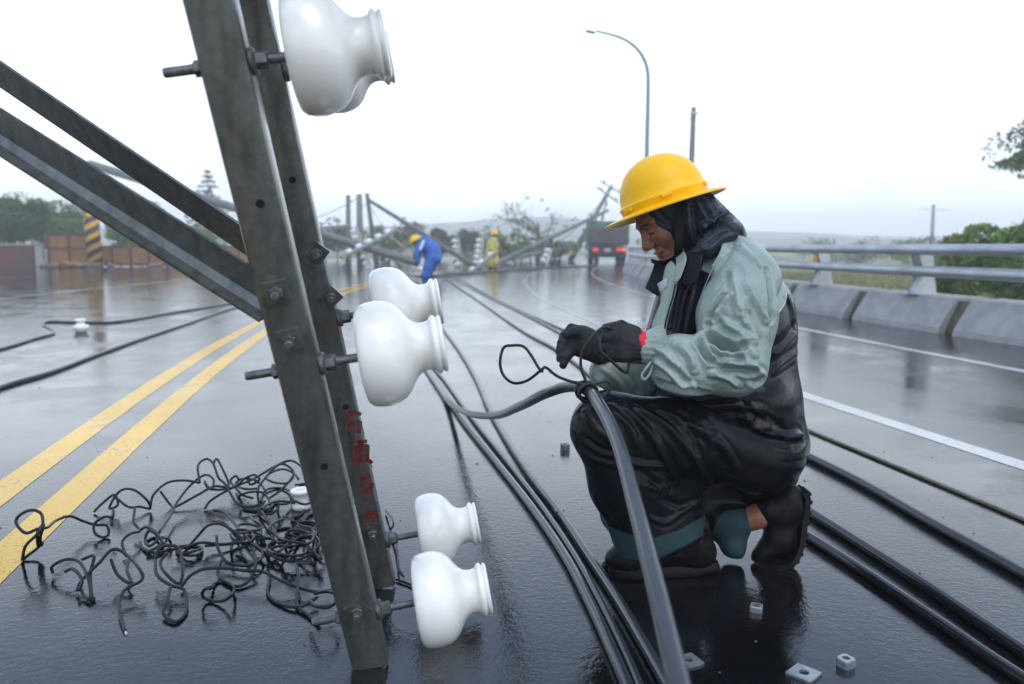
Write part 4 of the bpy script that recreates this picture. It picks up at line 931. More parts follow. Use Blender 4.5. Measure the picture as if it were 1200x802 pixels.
def poly_sd(p, poly):
    """signed distance in pixels, inside positive"""
    poly = np.asarray(poly, float); d = np.full(len(p), 1e9); ins = np.zeros(len(p), bool)
    for i in range(len(poly)):
        a, b = poly[i], poly[(i+1) % len(poly)]; e = b-a; w = p-a; t = np.clip((w@e)/max(e@e, 1e-9), 0, 1); d = np.minimum(d, np.linalg.norm(w-t[:, None]*e, axis=1))
        c = (a[1] > p[:, 1]) != (b[1] > p[:, 1]); 
        with np.errstate(divide='ignore', invalid='ignore'): xi = (b[0]-a[0])*(p[:, 1]-a[1])/(b[1]-a[1])+a[0]
        ins ^= c & (p[:, 0] < xi)
    return np.where(ins, d, -d)
def fastmesh(name, V, Q, mats, parent, attr=None, label=None):
    me = bpy.data.meshes.new(name); V = V-world_loc(parent); n = Q.shape[1]
    me.vertices.add(len(V)); me.vertices.foreach_set('co', V.astype(np.float32).ravel()); me.loops.add(Q.size); me.loops.foreach_set('vertex_index', Q.astype(np.int32).ravel())
    me.polygons.add(len(Q)); me.polygons.foreach_set('loop_start', np.arange(0, Q.size, n, dtype=np.int32)); me.polygons.foreach_set('use_smooth', np.ones(len(Q), bool))
    me.update(calc_edges=True); me.validate()
    for m in (mats if isinstance(mats, (list, tuple)) else [mats]): me.materials.append(m)
    for k, v in (attr or {}).items():
        at = me.attributes.new(k, 'FLOAT', 'POINT'); at.data.foreach_set('value', v.astype(np.float32))
    o = bpy.data.objects.new(name, me); link(o); o.parent = parent
    if label: o['label'] = label
    return o
def two_tone(name, ca, cb, attr, ra=.4, rb=.3, bump=.25, bscale=45, edge=.8, coat_b=0.3, vara=None, varb=None, spec=.28):
    """cloth in two colours: cb where the attribute is positive, ca elsewhere"""
    m = bpy.data.materials.new(name); m.use_nodes = True; t = m.node_tree; b = t.nodes['Principled BSDF']; L = t.links.new
    at = node(t, 'ShaderNodeAttribute', attribute_name=attr); mr = node(t, 'ShaderNodeMapRange'); mr.inputs[1].default_value = -edge; mr.inputs[2].default_value = edge; L(at.outputs['Fac'], mr.inputs[0])
    tc = node(t, 'ShaderNodeTexCoord'); nz = node(t, 'ShaderNodeTexNoise'); nz.inputs['Scale'].default_value = 14; nz.inputs['Detail'].default_value = 6; L(tc.outputs['Object'], nz.inputs['Vector'])
    def var(c, c2):
        x = node(t, 'ShaderNodeMix', data_type='RGBA'); x.inputs[6].default_value = (*c, 1); x.inputs[7].default_value = (*(c2 or c), 1); L(nz.outputs[0], x.inputs[0]); return x.outputs[2]
    x = node(t, 'ShaderNodeMix', data_type='RGBA'); L(mr.outputs[0], x.inputs[0]); L(var(ca, vara), x.inputs[6]); L(var(cb, varb), x.inputs[7]); L(x.outputs[2], b.inputs['Base Color'])
    y = node(t, 'ShaderNodeMix'); y.inputs[2].default_value = ra; y.inputs[3].default_value = rb; L(mr.outputs[0], y.inputs[0]); L(y.outputs[0], b.inputs['Roughness'])
    n2 = node(t, 'ShaderNodeTexNoise'); n2.inputs['Scale'].default_value = bscale; n2.inputs['Detail'].default_value = 4; n2.inputs['Distortion'].default_value = .8; L(tc.outputs['Object'], n2.inputs['Vector'])
    k = node(t, 'ShaderNodeBump'); k.inputs['Strength'].default_value = bump; k.inputs['Distance'].default_value = .006; L(n2.outputs[0], k.inputs['Height']); L(k.outputs[0], b.inputs['Normal'])
    b.inputs['Specular IOR Level'].default_value = spec; b.inputs['Coat Weight'].default_value = coat_b; b.inputs['Coat Roughness'].default_value = .18; L(k.outputs[0], b.inputs['Coat Normal'])
    return m
# ================================================================== the kneeling worker
TEAL, TEAL2 = (.30, .37, .335), (.245, .315, .282); BLK, BLK2 = (.0045, .0055, .0075), (.008, .0095, .012); LIN = (.017, .033, .040)
M['jacket'] = two_tone('wet rain jacket, black and sage', BLK, TEAL, 'sage', .14, .42, .15, 24, coat_b=0.0, spec=.18, vara=BLK2, varb=TEAL2)
M['trousers'] = two_tone('wet black rain trousers, teal lining', BLK, LIN, 'lining', .19, .5, .15, 22, coat_b=0.0, spec=.15, vara=BLK2, varb=(.03, .068, .075))
M['sage'] = mat('sage rain cloth', TEAL, .42, col2=(.205, .275, .25), nscale=7, bump=.12, bscale=60, coat=.1, coat_r=.25)
M['black_cloth'] = mat('black rain cloth', BLK, .28, col2=BLK2, nscale=12, bump=.2, bscale=45, spec=.12)
M['navy'] = mat('dark navy hood cloth', (.016, .021, .033), .33, col2=(.026, .032, .048), nscale=9, bump=.2, bscale=30, spec=.22)
M['skin'] = mat('weathered skin', (.34, .15, .09), .4, col2=(.25, .10, .06), nscale=22, bump=.5, bscale=220, sss=.1)
M['helmet'] = mat('yellow hard hat plastic', (.96, .53, .002), .3, col2=(.92, .49, .002), nscale=6, spec=.3, bump=.03, bscale=50)
M['glove'] = mat('dark grey knit glove', (.018, .019, .022), .85, col2=(.035, .036, .041), nscale=30, bump=.7, bscale=350, spec=.3)
M['glove_red'] = mat('red glove cuff', (.62, .02, .03), .7, bump=.5, bscale=200)
M['boot'] = mat('wet black boot leather', (.006, .006, .007), .35, col2=(.010, .0095, .0095), nscale=20, bump=.3, bscale=60, spec=.12)
M['strap'] = mat('black strap webbing', (.004, .004, .005), .7, bump=.4, bscale=300, spec=.15)
M['sock'] = mat('dark brown cloth', (.035, .028, .026), .8, bump=.5, bscale=80)
M['stubble'] = mat('grey stubble skin', (.27, .235, .215), .65)
M['white_patch'] = mat('pale collar label', (.42, .43, .45), .5)
M['sole'] = mat('black rubber sole', (.006, .006, .006), .5, bump=.3, bscale=120, spec=.2)
def crumple(m, scale, strength, warp=.12):
    """sharp crease lines of stiff coated cloth"""
    t = m.node_tree; b = t.nodes['Principled BSDF']; L = t.links.new; tc = node(t, 'ShaderNodeTexCoord')
    n = node(t, 'ShaderNodeTexNoise'); n.inputs['Scale'].default_value = scale*.8; n.inputs['Detail'].default_value = 3; L(tc.outputs['Object'], n.inputs['Vector'])
    x = node(t, 'ShaderNodeMix', data_type='RGBA', blend_type='LINEAR_LIGHT'); x.inputs[0].default_value = warp; L(tc.outputs['Object'], x.inputs[6]); L(n.outputs['Color'], x.inputs[7])
    v = node(t, 'ShaderNodeTexVoronoi'); v.inputs['Scale'].default_value = scale; L(x.outputs[2], v.inputs['Vector'])
    k = node(t, 'ShaderNodeBump'); k.inputs['Strength'].default_value = strength; k.inputs['Distance'].default_value = .10/scale; L(v.outputs['Distance'], k.inputs['Height'])
    old = b.inputs['Normal'].links[0].from_socket if b.inputs['Normal'].links else None
    if old: L(old, k.inputs['Normal'])
    L(k.outputs[0], b.inputs['Normal'])
crumple(M['jacket'], 16, .16); crumple(M['sage'], 17, .5); crumple(M['trousers'], 15, .18); crumple(M['navy'], 18, .4)
worker = thing('person', 'kneeling worker in yellow hard hat and sage and black rain suit tying a cable', 'person', loc=tuple(G(800, 672)))
def pb(a, b): return [P(x, y, d) for x in (a[0], b[0]) for y in (a[1], b[1]) for d in (a[2], b[2])]
def cax(): return np.array([RT, F0, [0, 0, 1.]])
CAX = cax(); DM = 2.32
# ---------------------------------------------------------------- jacket torso
pts = pb((750, 250, 2.05), (955, 565, 2.6))
s = SDF(pts, .02, .0048)
s.ell(P(852, 388, DM), (.178, .205, .17), CAX, .05).ell(P(862, 336, DM), (.098, .185, .105), CAX, .07).ell(P(868, 470, DM), (.158, .195, .14), CAX, .07)
s.ell(P(888, 518, DM), (.125, .195, .075), CAX, .06).rc(P(800, 325, 2.24), P(785, 395, 2.22), .055, .07, .06).rc(P(842, 288, DM), P(838, 308, DM), .078, .105, .05)
s.rc(P(822, 470, 2.22), P(790, 468, 2.25), .09, .07, .06).rc(P(913, 516, 2.24), P(920, 520, 2.4), .055, .055, .04)
s.rc(P(898, 365, DM), P(905, 520, DM), .075, .078, .06)
s.blur(2); V, Q = s.mesh(); Q = orient(V, Q)
def zA(l): return [(740+x/4.4545, 220+y/4.4545) for x, y in l]
def zB(l): return [(740+x/4.4545, 360+y/4.4545) for x, y in l]
def zC(l): return [(640+x/4.4545, 440+y/4.4545) for x, y in l]
nn = vnormals(V, Q); V = V+nn*(.007*vnoise(V, 7, 3)+.0012*soft(V, 9, UP*.8+RT*.5, 3, 5))[:, None]
V = folds(V, Q, [(zB([(580, 560), (680, 640), (760, 685)]), .013, .009), (zB([(690, 600), (800, 680), (890, 670)]), .012, .008), (zB([(560, 620), (680, 690), (800, 720)]), -.010, .007),
    (zB([(720, 260), (790, 215), (860, 130)]), .006, .010), (zB([(700, 360), (780, 300), (862, 240)]), .005, .010),
    (zB([(380, 520), (520, 510), (680, 540)]), .009, .008), (zB([(500, 620), (640, 600), (720, 590)]), -.007, .007),
    (zA([(800, 560), (830, 620), (850, 720)]), .006, .006), (zA([(240, 480), (215, 600), (200, 720)]), .007, .006), (zA([(290, 520), (260, 640), (240, 760)]), .006, .006)])
pp = pix(V)[:, :2]
YOKE = [(863, 200), (960, 220), (960, 335), (922, 344), (919, 357), (904, 380), (880, 360), (850, 330), (822, 316), (826, 300), (850, 285)]
PLAC = [(782, 300), (792, 312), (795, 325), (791, 345), (783, 372), (778, 402), (764, 404), (764, 380), (774, 355), (776, 330)]
at = np.maximum(poly_sd(pp, YOKE), poly_sd(pp, PLAC))
jk = fastmesh('jacket', V, Q, M['jacket'], worker, {'sage': at}, 'black rain jacket with sage shoulders and sleeves')
M['piping'] = mat('pale reflective piping', (.45, .47, .47), .4)
seam('piping', V, Q, [(921, 344), (919, 356), (911, 368), (904, 380)], .0022, M['piping'], jk, .001)
seam('zip', V, Q, [(792, 330), (788, 350), (782, 372), (776, 398)], .0024, M['black_cloth'], jk, .001)
# ---------------------------------------------------------------- near sleeve
s = SDF(pb((750, 285, 1.95), (915, 475, 2.3)), .01, .0030)
s.rc(P(870, 322, 2.17), P(864, 372, 2.10), .078, .094, .05).rc(P(864, 372, 2.10), P(859, 425, 2.06), .094, .082, .05).rc(P(866, 300, 2.24), P(884, 330, 2.20), .055, .07, .06)
s.rc(P(857, 427, 2.06), P(800, 428, 2.04), .080, .073, .035).rc(P(800, 428, 2.04), P(791, 420, 2.045), .073, .058, .03).rc(P(782, 424, 2.04), P(776, 438, 2.04), .03, .02, .03)
s.blur(2); V, Q = s.mesh(); Q = orient(V, Q); nn = vnormals(V, Q); pp = pix(V)
V = V+nn*(.005*vnoise(V, 8, 13)+.0016*soft(V, 11, UP+RT*.25, 2.4, 14))[:, None]
V = folds(V, Q, [(zA([(500, 270), (480, 350), (440, 420), (380, 520)]), .011, .008), (zA([(530, 430), (545, 540), (565, 650)]), .007, .008), (zA([(475, 570), (425, 650), (400, 705)]), -.012, .007), (zA([(510, 560), (470, 600), (430, 690)]), .009, .006),
    (zA([(600, 500), (655, 600), (700, 690)]), .007, .007), (zA([(700, 430), (722, 560), (730, 690)]), -.010, .006), (zA([(420, 390), (390, 480), (360, 560)]), -.007, .007), (zA([(560, 300), (640, 370), (690, 440)]), .006, .008), (zA([(630, 560), (610, 660), (640, 760)]), -.005, .006),
    (zA([(400, 720), (420, 780), (470, 840)]), -.012, .006), (zA([(470, 700), (560, 760), (640, 800)]), .008, .007),
    (zB([(385, 150), (440, 192), (520, 212), (580, 205)]), -.022, .007), (zB([(400, 110), (460, 160), (540, 190)]), .012, .006), (zB([(365, 170), (400, 250), (440, 275)]), .013, .005), (zB([(345, 180), (375, 240), (410, 285)]), -.012, .005),
    (zB([(120, 280), (200, 340), (260, 400), (320, 412)]), .009, .006), (zB([(230, 190), (300, 250), (330, 330)]), .009, .007), (zB([(480, 288), (560, 300), (650, 305)]), .010, .006), (zB([(470, 320), (560, 330), (640, 340)]), -.009, .006),
    (zB([(420, 350), (500, 372), (560, 412)]), .010, .006), (zB([(560, 230), (640, 320), (690, 350)]), .009, .006), (zB([(150, 395), (250, 428), (380, 445)]), -.009, .007), (zB([(200, 300), (280, 380), (300, 420)]), -.007, .005),
    (zB([(120, 220), (180, 250), (230, 310)]), .007, .006), (zB([(600, 60), (640, 150), (650, 240)]), .007, .007), (zB([(440, 60), (500, 120), (580, 150)]), -.007, .006), (zB([(620, 380), (660, 400), (690, 380)]), -.008, .006)])
sl = fastmesh('sleeve', V, Q, M['sage'], jk)
for l in ([(868, 292), (850, 300), (832, 318), (822, 345)], [(884, 300), (897, 330), (903, 365), (902, 400)]): seam('seam', V, Q, l, .0014, M['sage'], sl)
seam('seam', V, Q, zB([(640, 400), (520, 395), (400, 400), (300, 385), (200, 350)]), .0012, M['sage'], sl)
# elastic gathered cuff with a small loop of cord
th = np.linspace(0, 2*math.pi, 48, endpoint=False); cA, cB = P(782, 403, 2.045), P(749, 412, 2.05); cd = unit(cB-cA); cu = unit(np.cross(cd, F0)); cv = np.cross(cd, cu); Vc = []; L_ = np.linalg.norm(cB-cA); rows = 14
for i in range(rows):
    f = i/(rows-1)
    for k, q in enumerate(th):
        r_ = (.050*(1-f)+.0375*f)+.0022*math.sin(q*15+2.2*math.sin(f*5))*(1-.3*f)+.0012*math.sin(q*31+f*9); r_ *= 1-.12*max(0, f-.85)/.15
        Vc.append(cA+cd*L_*f+(cu*math.cos(q)*1.05+cv*math.sin(q)*.8)*r_)
addmesh('cuff', Vc, [(i*48+k, i*48+(k+1) % 48, (i+1)*48+(k+1) % 48, (i+1)*48+k) for i in range(rows-1) for k in range(48)]+[tuple((rows-1)*48+k for k in range(48))], M['sage'], jk, True)
MB().tube(spline([P(763, 424, 2.02), P(757, 432, 2.01), P(752, 440, 2.01), P(755, 445, 2.01), P(761, 439, 2.01), P(766, 428, 2.02)], 5), .0035, 8).build('cuff_loop', M['sage'], jk, True)
# ---------------------------------------------------------------- far sleeve
s = SDF(pb((690, 290, 2.2), (880, 490, 2.62)), .01, .006)
s.rc(P(850, 325, 2.47), P(812, 440, 2.50), .085, .085, .03).rc(P(812, 440, 2.5), P(748, 448, 2.40), .08, .066, .03).rc(P(748, 448, 2.4), P(708, 436, 2.33), .066, .045, .03)
s.blur(1); V, Q = s.mesh(); Q = orient(V, Q); nn = vnormals(V, Q); V = V+nn*(.004*vnoise(V, 10, 22)+.004*soft(V, 12, UP+RT*.4, 2.4, 23))[:, None]
V = folds(V, Q, [([(705, 430), (722, 445), (735, 462)], .008, .006), ([(725, 428), (742, 445), (748, 462)], -.008, .006), ([(700, 445), (715, 460), (730, 468)], .007, .006)]); fastmesh('sleeve', V, Q, M['sage'], jk)
# ---------------------------------------------------------------- collar: black ring, sage stand, open front flap with a pale label
def patch(name, rows, m, parent, th=.003, sub=6):
    """thin cloth patch through rows of control points, given real thickness"""
    g = np.array([spline(r, sub) for r in rows]); g = np.array([spline(g[:, j], sub) for j in range(g.shape[1])]).transpose(1, 0, 2); a, b = g.shape[:2]
    du = np.gradient(g, axis=0); dv = np.gradient(g, axis=1); n = np.cross(du, dv); n /= np.maximum(np.linalg.norm(n, axis=2, keepdims=True), 1e-9)
    V = np.concatenate([(g+n*th/2).reshape(-1, 3), (g-n*th/2).reshape(-1, 3)]); k = a*b; Fc = []
    for i in range(a-1):
        for j in range(b-1): q = (i*b+j, i*b+j+1, (i+1)*b+j+1, (i+1)*b+j); Fc += [q, tuple(x+k for x in q[::-1])]
    rim = [i for i in range(b)]+[i*b+b-1 for i in range(1, a)]+[(a-1)*b+j for j in range(b-2, -1, -1)]+[i*b for i in range(a-2, 0, -1)]
    for i in range(len(rim)): x, y = rim[i], rim[(i+1) % len(rim)]; Fc.append((x, x+k, y+k, y))
    return addmesh(name, V, Fc, m, parent, True)
patch('collar', [[P(784, 312, 2.27), P(791, 304, 2.23), P(802, 295, 2.19)], [P(786, 324, 2.235), P(793, 314, 2.19), P(804, 305, 2.16)], [P(782, 346, 2.215), P(790, 337, 2.175), P(797, 326, 2.15)]], M['sage'], jk)
patch('collar', [[P(801, 294, 2.195), P(812, 296, 2.17), P(824, 297, 2.155)], [P(803, 312, 2.165), P(812, 314, 2.15), P(821, 314, 2.14)], [P(797, 332, 2.155), P(806, 336, 2.14), P(815, 332, 2.13)]], M['black_cloth'], jk)
patch('collar', [[P(768, 306, 2.27), P(776, 311, 2.25), P(784, 317, 2.23)], [P(763, 322, 2.25), P(772, 328, 2.23), P(783, 333, 2.21)], [P(756, 338, 2.25), P(767, 345, 2.22), P(779, 351, 2.205)]], M['black_cloth'], jk)
patch('collar_label', [[P(770, 333, 2.218), P(781, 326, 2.196)], [P(774, 345, 2.205), P(782, 334, 2.19)]], M['white_patch'], jk, .001, 3)
patch('collar', [[P(763, 304, 2.33), P(776, 306, 2.30), P(790, 300, 2.27)], [P(764, 308, 2.34), P(778, 313, 2.31), P(792, 310, 2.27)]], M['black_cloth'], jk)
# ---------------------------------------------------------------- trousers
s = SDF(pb((660, 445, 2.02), (965, 680, 2.62)), .0, .0048)
s.ell(P(892, 526, DM), (.108, .175, .115), CAX, .04).rc(P(882, 530, 2.24), P(800, 512, 2.17), .108, .100, .05).rc(P(800, 512, 2.17), P(712, 500, 2.13), .100, .086, .05)
s.rc(P(712, 502, 2.13), P(738, 562, 2.17), .084, .100, .05, (F0, 1.1)).rc(P(738, 562, 2.17), P(773, 640, 2.225), .100, .116, .05, (F0, 1.25)).rc(P(800, 560, 2.2), P(795, 600, 2.24), .06, .07, .05)
s.half(P(774, 645, 2.2), -UP*.97+RT*.25, .006)
s.rc(P(892, 545, 2.42), P(742, 596, 2.46), .115, .085, .04).rc(P(738, 598, 2.46), P(846, 610, 2.38), .085, .055, .05).rc(P(846, 610, 2.37), P(864, 612, 2.35), .05, .042, .03).rc(P(860, 612, 2.35), P(858, 640, 2.34), .040, .036, .03).rc(P(862, 640, 2.335), P(867, 656, 2.33), .026, .010, .02)
s.rc(P(905, 535, 2.28), P(898, 565, 2.33), .075, .05, .05)
s.half(G(771, 690)+np.array([0, 0, .012]), (0, 0, -1), .01)
s.blur(2); V, Q = s.mesh(); Q = orient(V, Q); nn = vnormals(V, Q); px_ = pix(V)
# trim the near hem: squash everything below the hem line up to it
V = V+nn*(.005*vnoise(V, 7, 32)+.0026*soft(V, 8, -RT*.8-UP*.55, 3, 33))[:, None]
V = folds(V, Q, [(zC([(420, 170), (560, 330), (680, 560)]), .009, .007), (zC([(480, 170), (620, 250), (750, 400), (850, 560)]), .010, .007), (zC([(560, 170), (700, 230), (860, 330), (960, 440)]), .010, .007), (zC([(330, 180), (430, 260), (490, 400)]), .008, .007),
    (zC([(200, 320), (280, 380), (360, 400)]), -.008, .006), (zC([(180, 390), (260, 440), (360, 470)]), .008, .006), (zC([(430, 450), (520, 470), (620, 475)]), .008, .006), (zC([(430, 490), (520, 520), (610, 600)]), -.008, .006), (zC([(470, 560), (560, 590), (640, 580)]), .007, .006),
    (zC([(200, 190), (260, 280), (340, 340)]), .007, .007), (zC([(700, 200), (760, 300), (800, 400)]), -.010, .006), (zC([(780, 220), (830, 310), (860, 380)]), .010, .006), (zC([(890, 330), (950, 400), (1000, 500)]), .011, .007), (zC([(540, 740), (620, 770), (700, 720), (740, 690)]), .008, .005),
    (zC([(250, 640), (300, 720), (350, 790)]), .007, .006), (zC([(600, 640), (700, 680), (790, 640)]), -.008, .007)], .85)
lin = np.maximum(poly_sd(px_[:, :2], [(714, 617), (738, 626), (765, 630), (795, 621), (826, 604), (834, 622), (800, 640), (765, 656), (735, 662), (712, 656)]), poly_sd(px_[:, :2], [(848, 600), (880, 595), (882, 625), (876, 652), (866, 664), (830, 645), (836, 620)]))
far_leg = px_[:, 2] > 2.33; lin = np.where(far_leg & (px_[:, 0] < 832), -5, lin)
tr_o = fastmesh('trousers', V, Q, M['trousers'], worker, {'lining': lin}, 'wet black rain trousers with teal lining turned out at the hems')
# ---------------------------------------------------------------- boots
hb, tb2 = G(826, 671), G(716, 674); bf = unit(tb2-hb); bs = np.cross([0, 0, 1.], bf); Z = np.array([0, 0, 1.])
def bl(x, y, z): return hb+bf*x+bs*y+Z*z
s = SDF([bl(x, y, z) for x in (-.06, .32) for y in (-.07, .07) for z in (0, .2)], .02, .003)
s.rc(bl(.012, 0, .062), bl(.02, 0, .075), .042, .040, .02).rc(bl(.05, 0, .07), bl(.17, 0, .052), .046, .040, .04).ell(bl(.218, 0, .047), (.070, .051, .044), np.array([bf, bs, Z]), .03).rc(bl(.04, 0, .08), bl(.045, 0, .14), .046, .052, .03)
s.rc(bl(.155, -.05, .062), bl(.175, .05, .062), .004, .004, .01).half(bl(0, 0, .024), (0, 0, -1), .004).blur(1); V, Q = s.mesh(); Q = orient(V, Q); nn = vnormals(V, Q)
V = V+nn*(.0018*ridged(V, 26, bs, 3, 41))[:, None]; bt = fastmesh('boot', V, Q, M['boot'], worker)
def outline(n=40, g=0.):
    o = []
    for k in range(n):
        q = 2*math.pi*k/n; c, s_ = math.cos(q), math.sin(q); x = .118+(.158+g)*np.sign(c)*abs(c)**.75; w = (.038 if x < .09 else .038+.014*min(1, (x-.09)/.08))+g; y = w*np.sign(s_)*abs(s_)**.7
        o.append((x, y))
    return o
mb = MB(); V = []; n = 40
for z, g in ((.001, -.003), (.005, .001), (.020, .002), (.026, -.001), (.034, -.004)): V += [bl(x, y, z) for x, y in outline(n, g)]
mb.add(V, [(i*n+k, i*n+(k+1) % n, (i+1)*n+(k+1) % n, (i+1)*n+k) for i in range(4) for k in range(n)]+[tuple(range(n-1, -1, -1)), tuple(4*n+k for k in range(n))]).build('sole', M['sole'], bt, 40.0)
MB().tube(spline([bl(.262, -.03, .05), bl(.225, -.048, .052), bl(.17, -.050, .055), bl(.12, -.047, .062), bl(.07, -.047, .072), bl(.02, -.044, .09)], 5), .003, 6).build('seam', M['boot'], bt, True)
s = SDF([bl(-.02, -.06, .08), bl(.13, .06, .22)], .03, .004); s.rc(bl(.05, 0, .11), bl(.065, 0, .18), .050, .054, .02); V, Q = s.mesh(); Q = orient(V, Q); V = V+vnormals(V, Q)*(.003*ridged(V, 30, RT, 3, 44))[:, None]; fastmesh('sock', V, Q, M['sock'], worker)
# rear boot: toes bent on the road, heel up, sole facing back
dB = 2.33
s = SDF(pb((872, 560, 2.22), (955, 668, 2.45)), .02, .003)
s.rc(P(922, 588, dB), P(914, 632, dB), .040, .044, .03, (F0, 1.0)).rc(P(912, 634, dB), P(898, 648, dB), .040, .030, .03).rc(P(898, 648, dB), P(890, 652, dB), .030, .024, .02).rc(P(916, 595, dB), P(902, 598, dB), .042, .044, .03).rc(P(930, 580, dB), P(931, 600, dB), .028, .03, .03)
s.half(G(905, 662)+Z*.006, -Z, .004); s.blur(1); V, Q = s.mesh(); Q = orient(V, Q); nn = vnormals(V, Q); V = V+nn*(.002*ridged(V, 24, F0, 3, 47))[:, None]; b2 = fastmesh('boot', V, Q, M['boot'], worker)
sp_ = spline([P(937, 572, dB), P(942, 582, dB), P(939, 605, dB), P(935, 630, dB), P(928, 648, dB), G(918, 657, .010), G(903, 659, .007), G(886, 659, .007)], 6); mb = MB(); V = []
T = np.gradient(sp_, axis=0); T /= np.linalg.norm(T, axis=1, keepdims=True); on = np.cross(T, F0); on /= np.linalg.norm(on, axis=1, keepdims=True); wd = np.interp(np.linspace(0, 1, len(sp_)), [0, .05, .3, .6, .85, 1], [.022, .034, .036, .047, .046, .02])
for p, o_, w in zip(sp_, on, wd): V += [p-F0*w-o_*.008, p+F0*w-o_*.008, p+F0*w+o_*.008, p-F0*w+o_*.008]
k = len(sp_); mb.add(V, [(4*i+a, 4*i+(a+1) % 4, 4*i+4+(a+1) % 4, 4*i+4+a) for i in range(k-1) for a in range(4)]+[(3, 2, 1, 0), (4*k-4, 4*k-3, 4*k-2, 4*k-1)]); so = mb.build('sole', M['sole'], b2)
for i in range(4, k-4, 3): MB().box(sp_[i]+on[i]*(.011 if (on[i]@RT) > 0 else -.011)*1, (.010, wd[i]*1.7, .008), np.array([T[i], F0, on[i]])).build('tread', M['sole'], b2)
# ---------------------------------------------------------------- body: head, neck and the limbs inside the clothes, one mesh
th_ = math.radians(37); tw = math.radians(10)
hf0 = -RT*math.cos(tw)-F0*math.sin(tw); hl = np.array([hf0[1], -hf0[0], 0.])*-1; hl = np.cross(Z, hf0); hf = hf0*math.cos(th_)-Z*math.sin(th_); hu = np.cross(hf, hl)
HO = P(785, 251, DM)
def hp(x, y, z): return HO+hf*x+hl*y+hu*z
HAX = np.array([hf, hl, hu])
s = SDF([hp(x, y, z) for x in (-.12, .135) for y in (-.095, .095) for z in (-.17, .14)], .005, .0021)
s.ell(hp(-.01, 0, .035), (.098, .076, .092), HAX, .02).ell(hp(.035, 0, -.045), (.058, .056, .078), HAX, .05).ell(hp(.065, 0, -.108), (.026, .028, .022), HAX, .04).rc(hp(.062, .01, -.11), hp(0, .055, -.07), .02, .022, .04).rc(hp(.062, -.01, -.11), hp(0, -.055, -.07), .02, .022, .04)
for y in (-1, 1):
    s.rc(hp(.088, y*.010, .024), hp(.070, y*.046, .020), .013, .011, .016).ell(hp(.060, y*.042, -.030), (.026, .022, .020), HAX, .03)
    s.ell(hp(.095, y*.030, .001), (.012, .018, .010), HAX, .016, True).ell(hp(.078, y*.031, -.001), (.0125, .0155, .0115), HAX, .005)
    s.rc(hp(.0905, y*.020, -.004), hp(.085, y*.042, -.006), .0016, .0016, .002, None, True)
    s.rc(hp(.092, y*.020, .0012), hp(.086, y*.042, .000), .0022, .0018, .003)
    s.ell(hp(.098, y*.0145, -.040), (.012, .009, .009), HAX, .008).rc(hp(.092, y*.022, -.045), hp(.074, y*.034, -.075), .003, .003, .012, None, True)
s.rc(hp(.090, 0, .010), hp(.112, 0, -.032), .0095, .0125, .014).ell(hp(.112, 0, -.036), (.0125, .0125, .0105), HAX, .008)
s.ell(hp(.088, 0, -.066), (.016, .024, .008), HAX, .010).ell(hp(.086, 0, -.079), (.014, .020, .0085), HAX, .008).rc(hp(.102, -.012, -.0725), hp(.102, .012, -.0725), .002, .002, .003, None, True).rc(hp(.098, .01, -.0725), hp(.082, .030, -.074), .0022, .0016, .003, None, True).rc(hp(.098, -.01, -.0725), hp(.082, -.030, -.074), .0022, .0016, .003, None, True)
s.ell(hp(-.012, .078, -.015), (.018, .010, .030), HAX, .012).ell(hp(-.012, -.078, -.015), (.018, .010, .030), HAX, .012)
s.rc(hp(-.04, 0, -.05), hp(-.07, 0, -.16), .052, .055, .03); s.blur(1)
V1, Q1 = s.mesh(); Q1 = orient(V1, Q1)
s = SDF(pb((680, 240, 2.0), (950, 670, 2.6)), .02, .009)
s.rc(P(815, 262, DM), P(840, 292, DM), .05, .06, .03).ell(P(860, 380, DM), (.11, .15, .16), CAX, .05).ell(P(885, 500, DM), (.10, .14, .10), CAX, .08).rc(P(860, 325, 2.2), P(860, 420, 2.07), .045, .04).rc(P(860, 420, 2.07), P(756, 406, 2.055), .038, .026).rc(P(855, 325, 2.45), P(812, 440, 2.5), .045, .04).rc(P(812, 440, 2.5), P(704, 414, 2.31), .038, .026)
s.rc(P(885, 520, 2.24), P(715, 500, 2.14), .075, .055).rc(P(715, 500, 2.14), P(768, 608, 2.21), .052, .036).rc(P(890, 535, 2.42), P(745, 594, 2.46), .075, .052).rc(P(745, 594, 2.46), P(862, 612, 2.36), .05, .036).rc(P(862, 612, 2.36), P(893, 604, 2.335), .036, .038)
V2, Q2 = s.mesh(); Q2 = orient(V2, Q2)
body = fastmesh('body', np.concatenate([V1, V2]), np.concatenate([Q1, Q2+len(V1)]), M['skin'], worker)
# facial details: brow, lash line, stubble, lips are small shaped pieces that follow the skin
bvh = BVHTree.FromPolygons([tuple(v) for v in V1], [tuple(q) for q in Q1.tolist()])
def onskin(x, y, z, lift=.0006):
    c = hp(0, 0, z); d = unit(hp(x, y, z)-c); h = bvh.ray_cast(Vector(hp(x, y, z)+d*.06), Vector(-d)); return (np.array(h[0])+d*lift) if h[0] is not None else hp(x, y, z)
M['brow'] = mat('dark brow hair', (.02, .016, .014), .8); M['lip'] = mat('lips', (.26, .09, .075), .45); M['beard'] = mat('short grey beard', (.33, .32, .31), .85)
for y in (-1, 1):
    MB().tube(spline([onskin(.1, y*.012, .021), onskin(.09, y*.026, .026), onskin(.075, y*.042, .024), onskin(.06, y*.052, .017)], 5), [.0022]*6+[.003]*5+[.0016]*5, 7).build('eyebrow', M['brow'], body, True)
    MB().tube(spline([onskin(.1, y*.019, -.004, .0004), onskin(.09, y*.030, -.0055, .0006), onskin(.08, y*.043, -.004, .0004)], 5), .0009, 6).build('eyelashes', M['brow'], body, True)
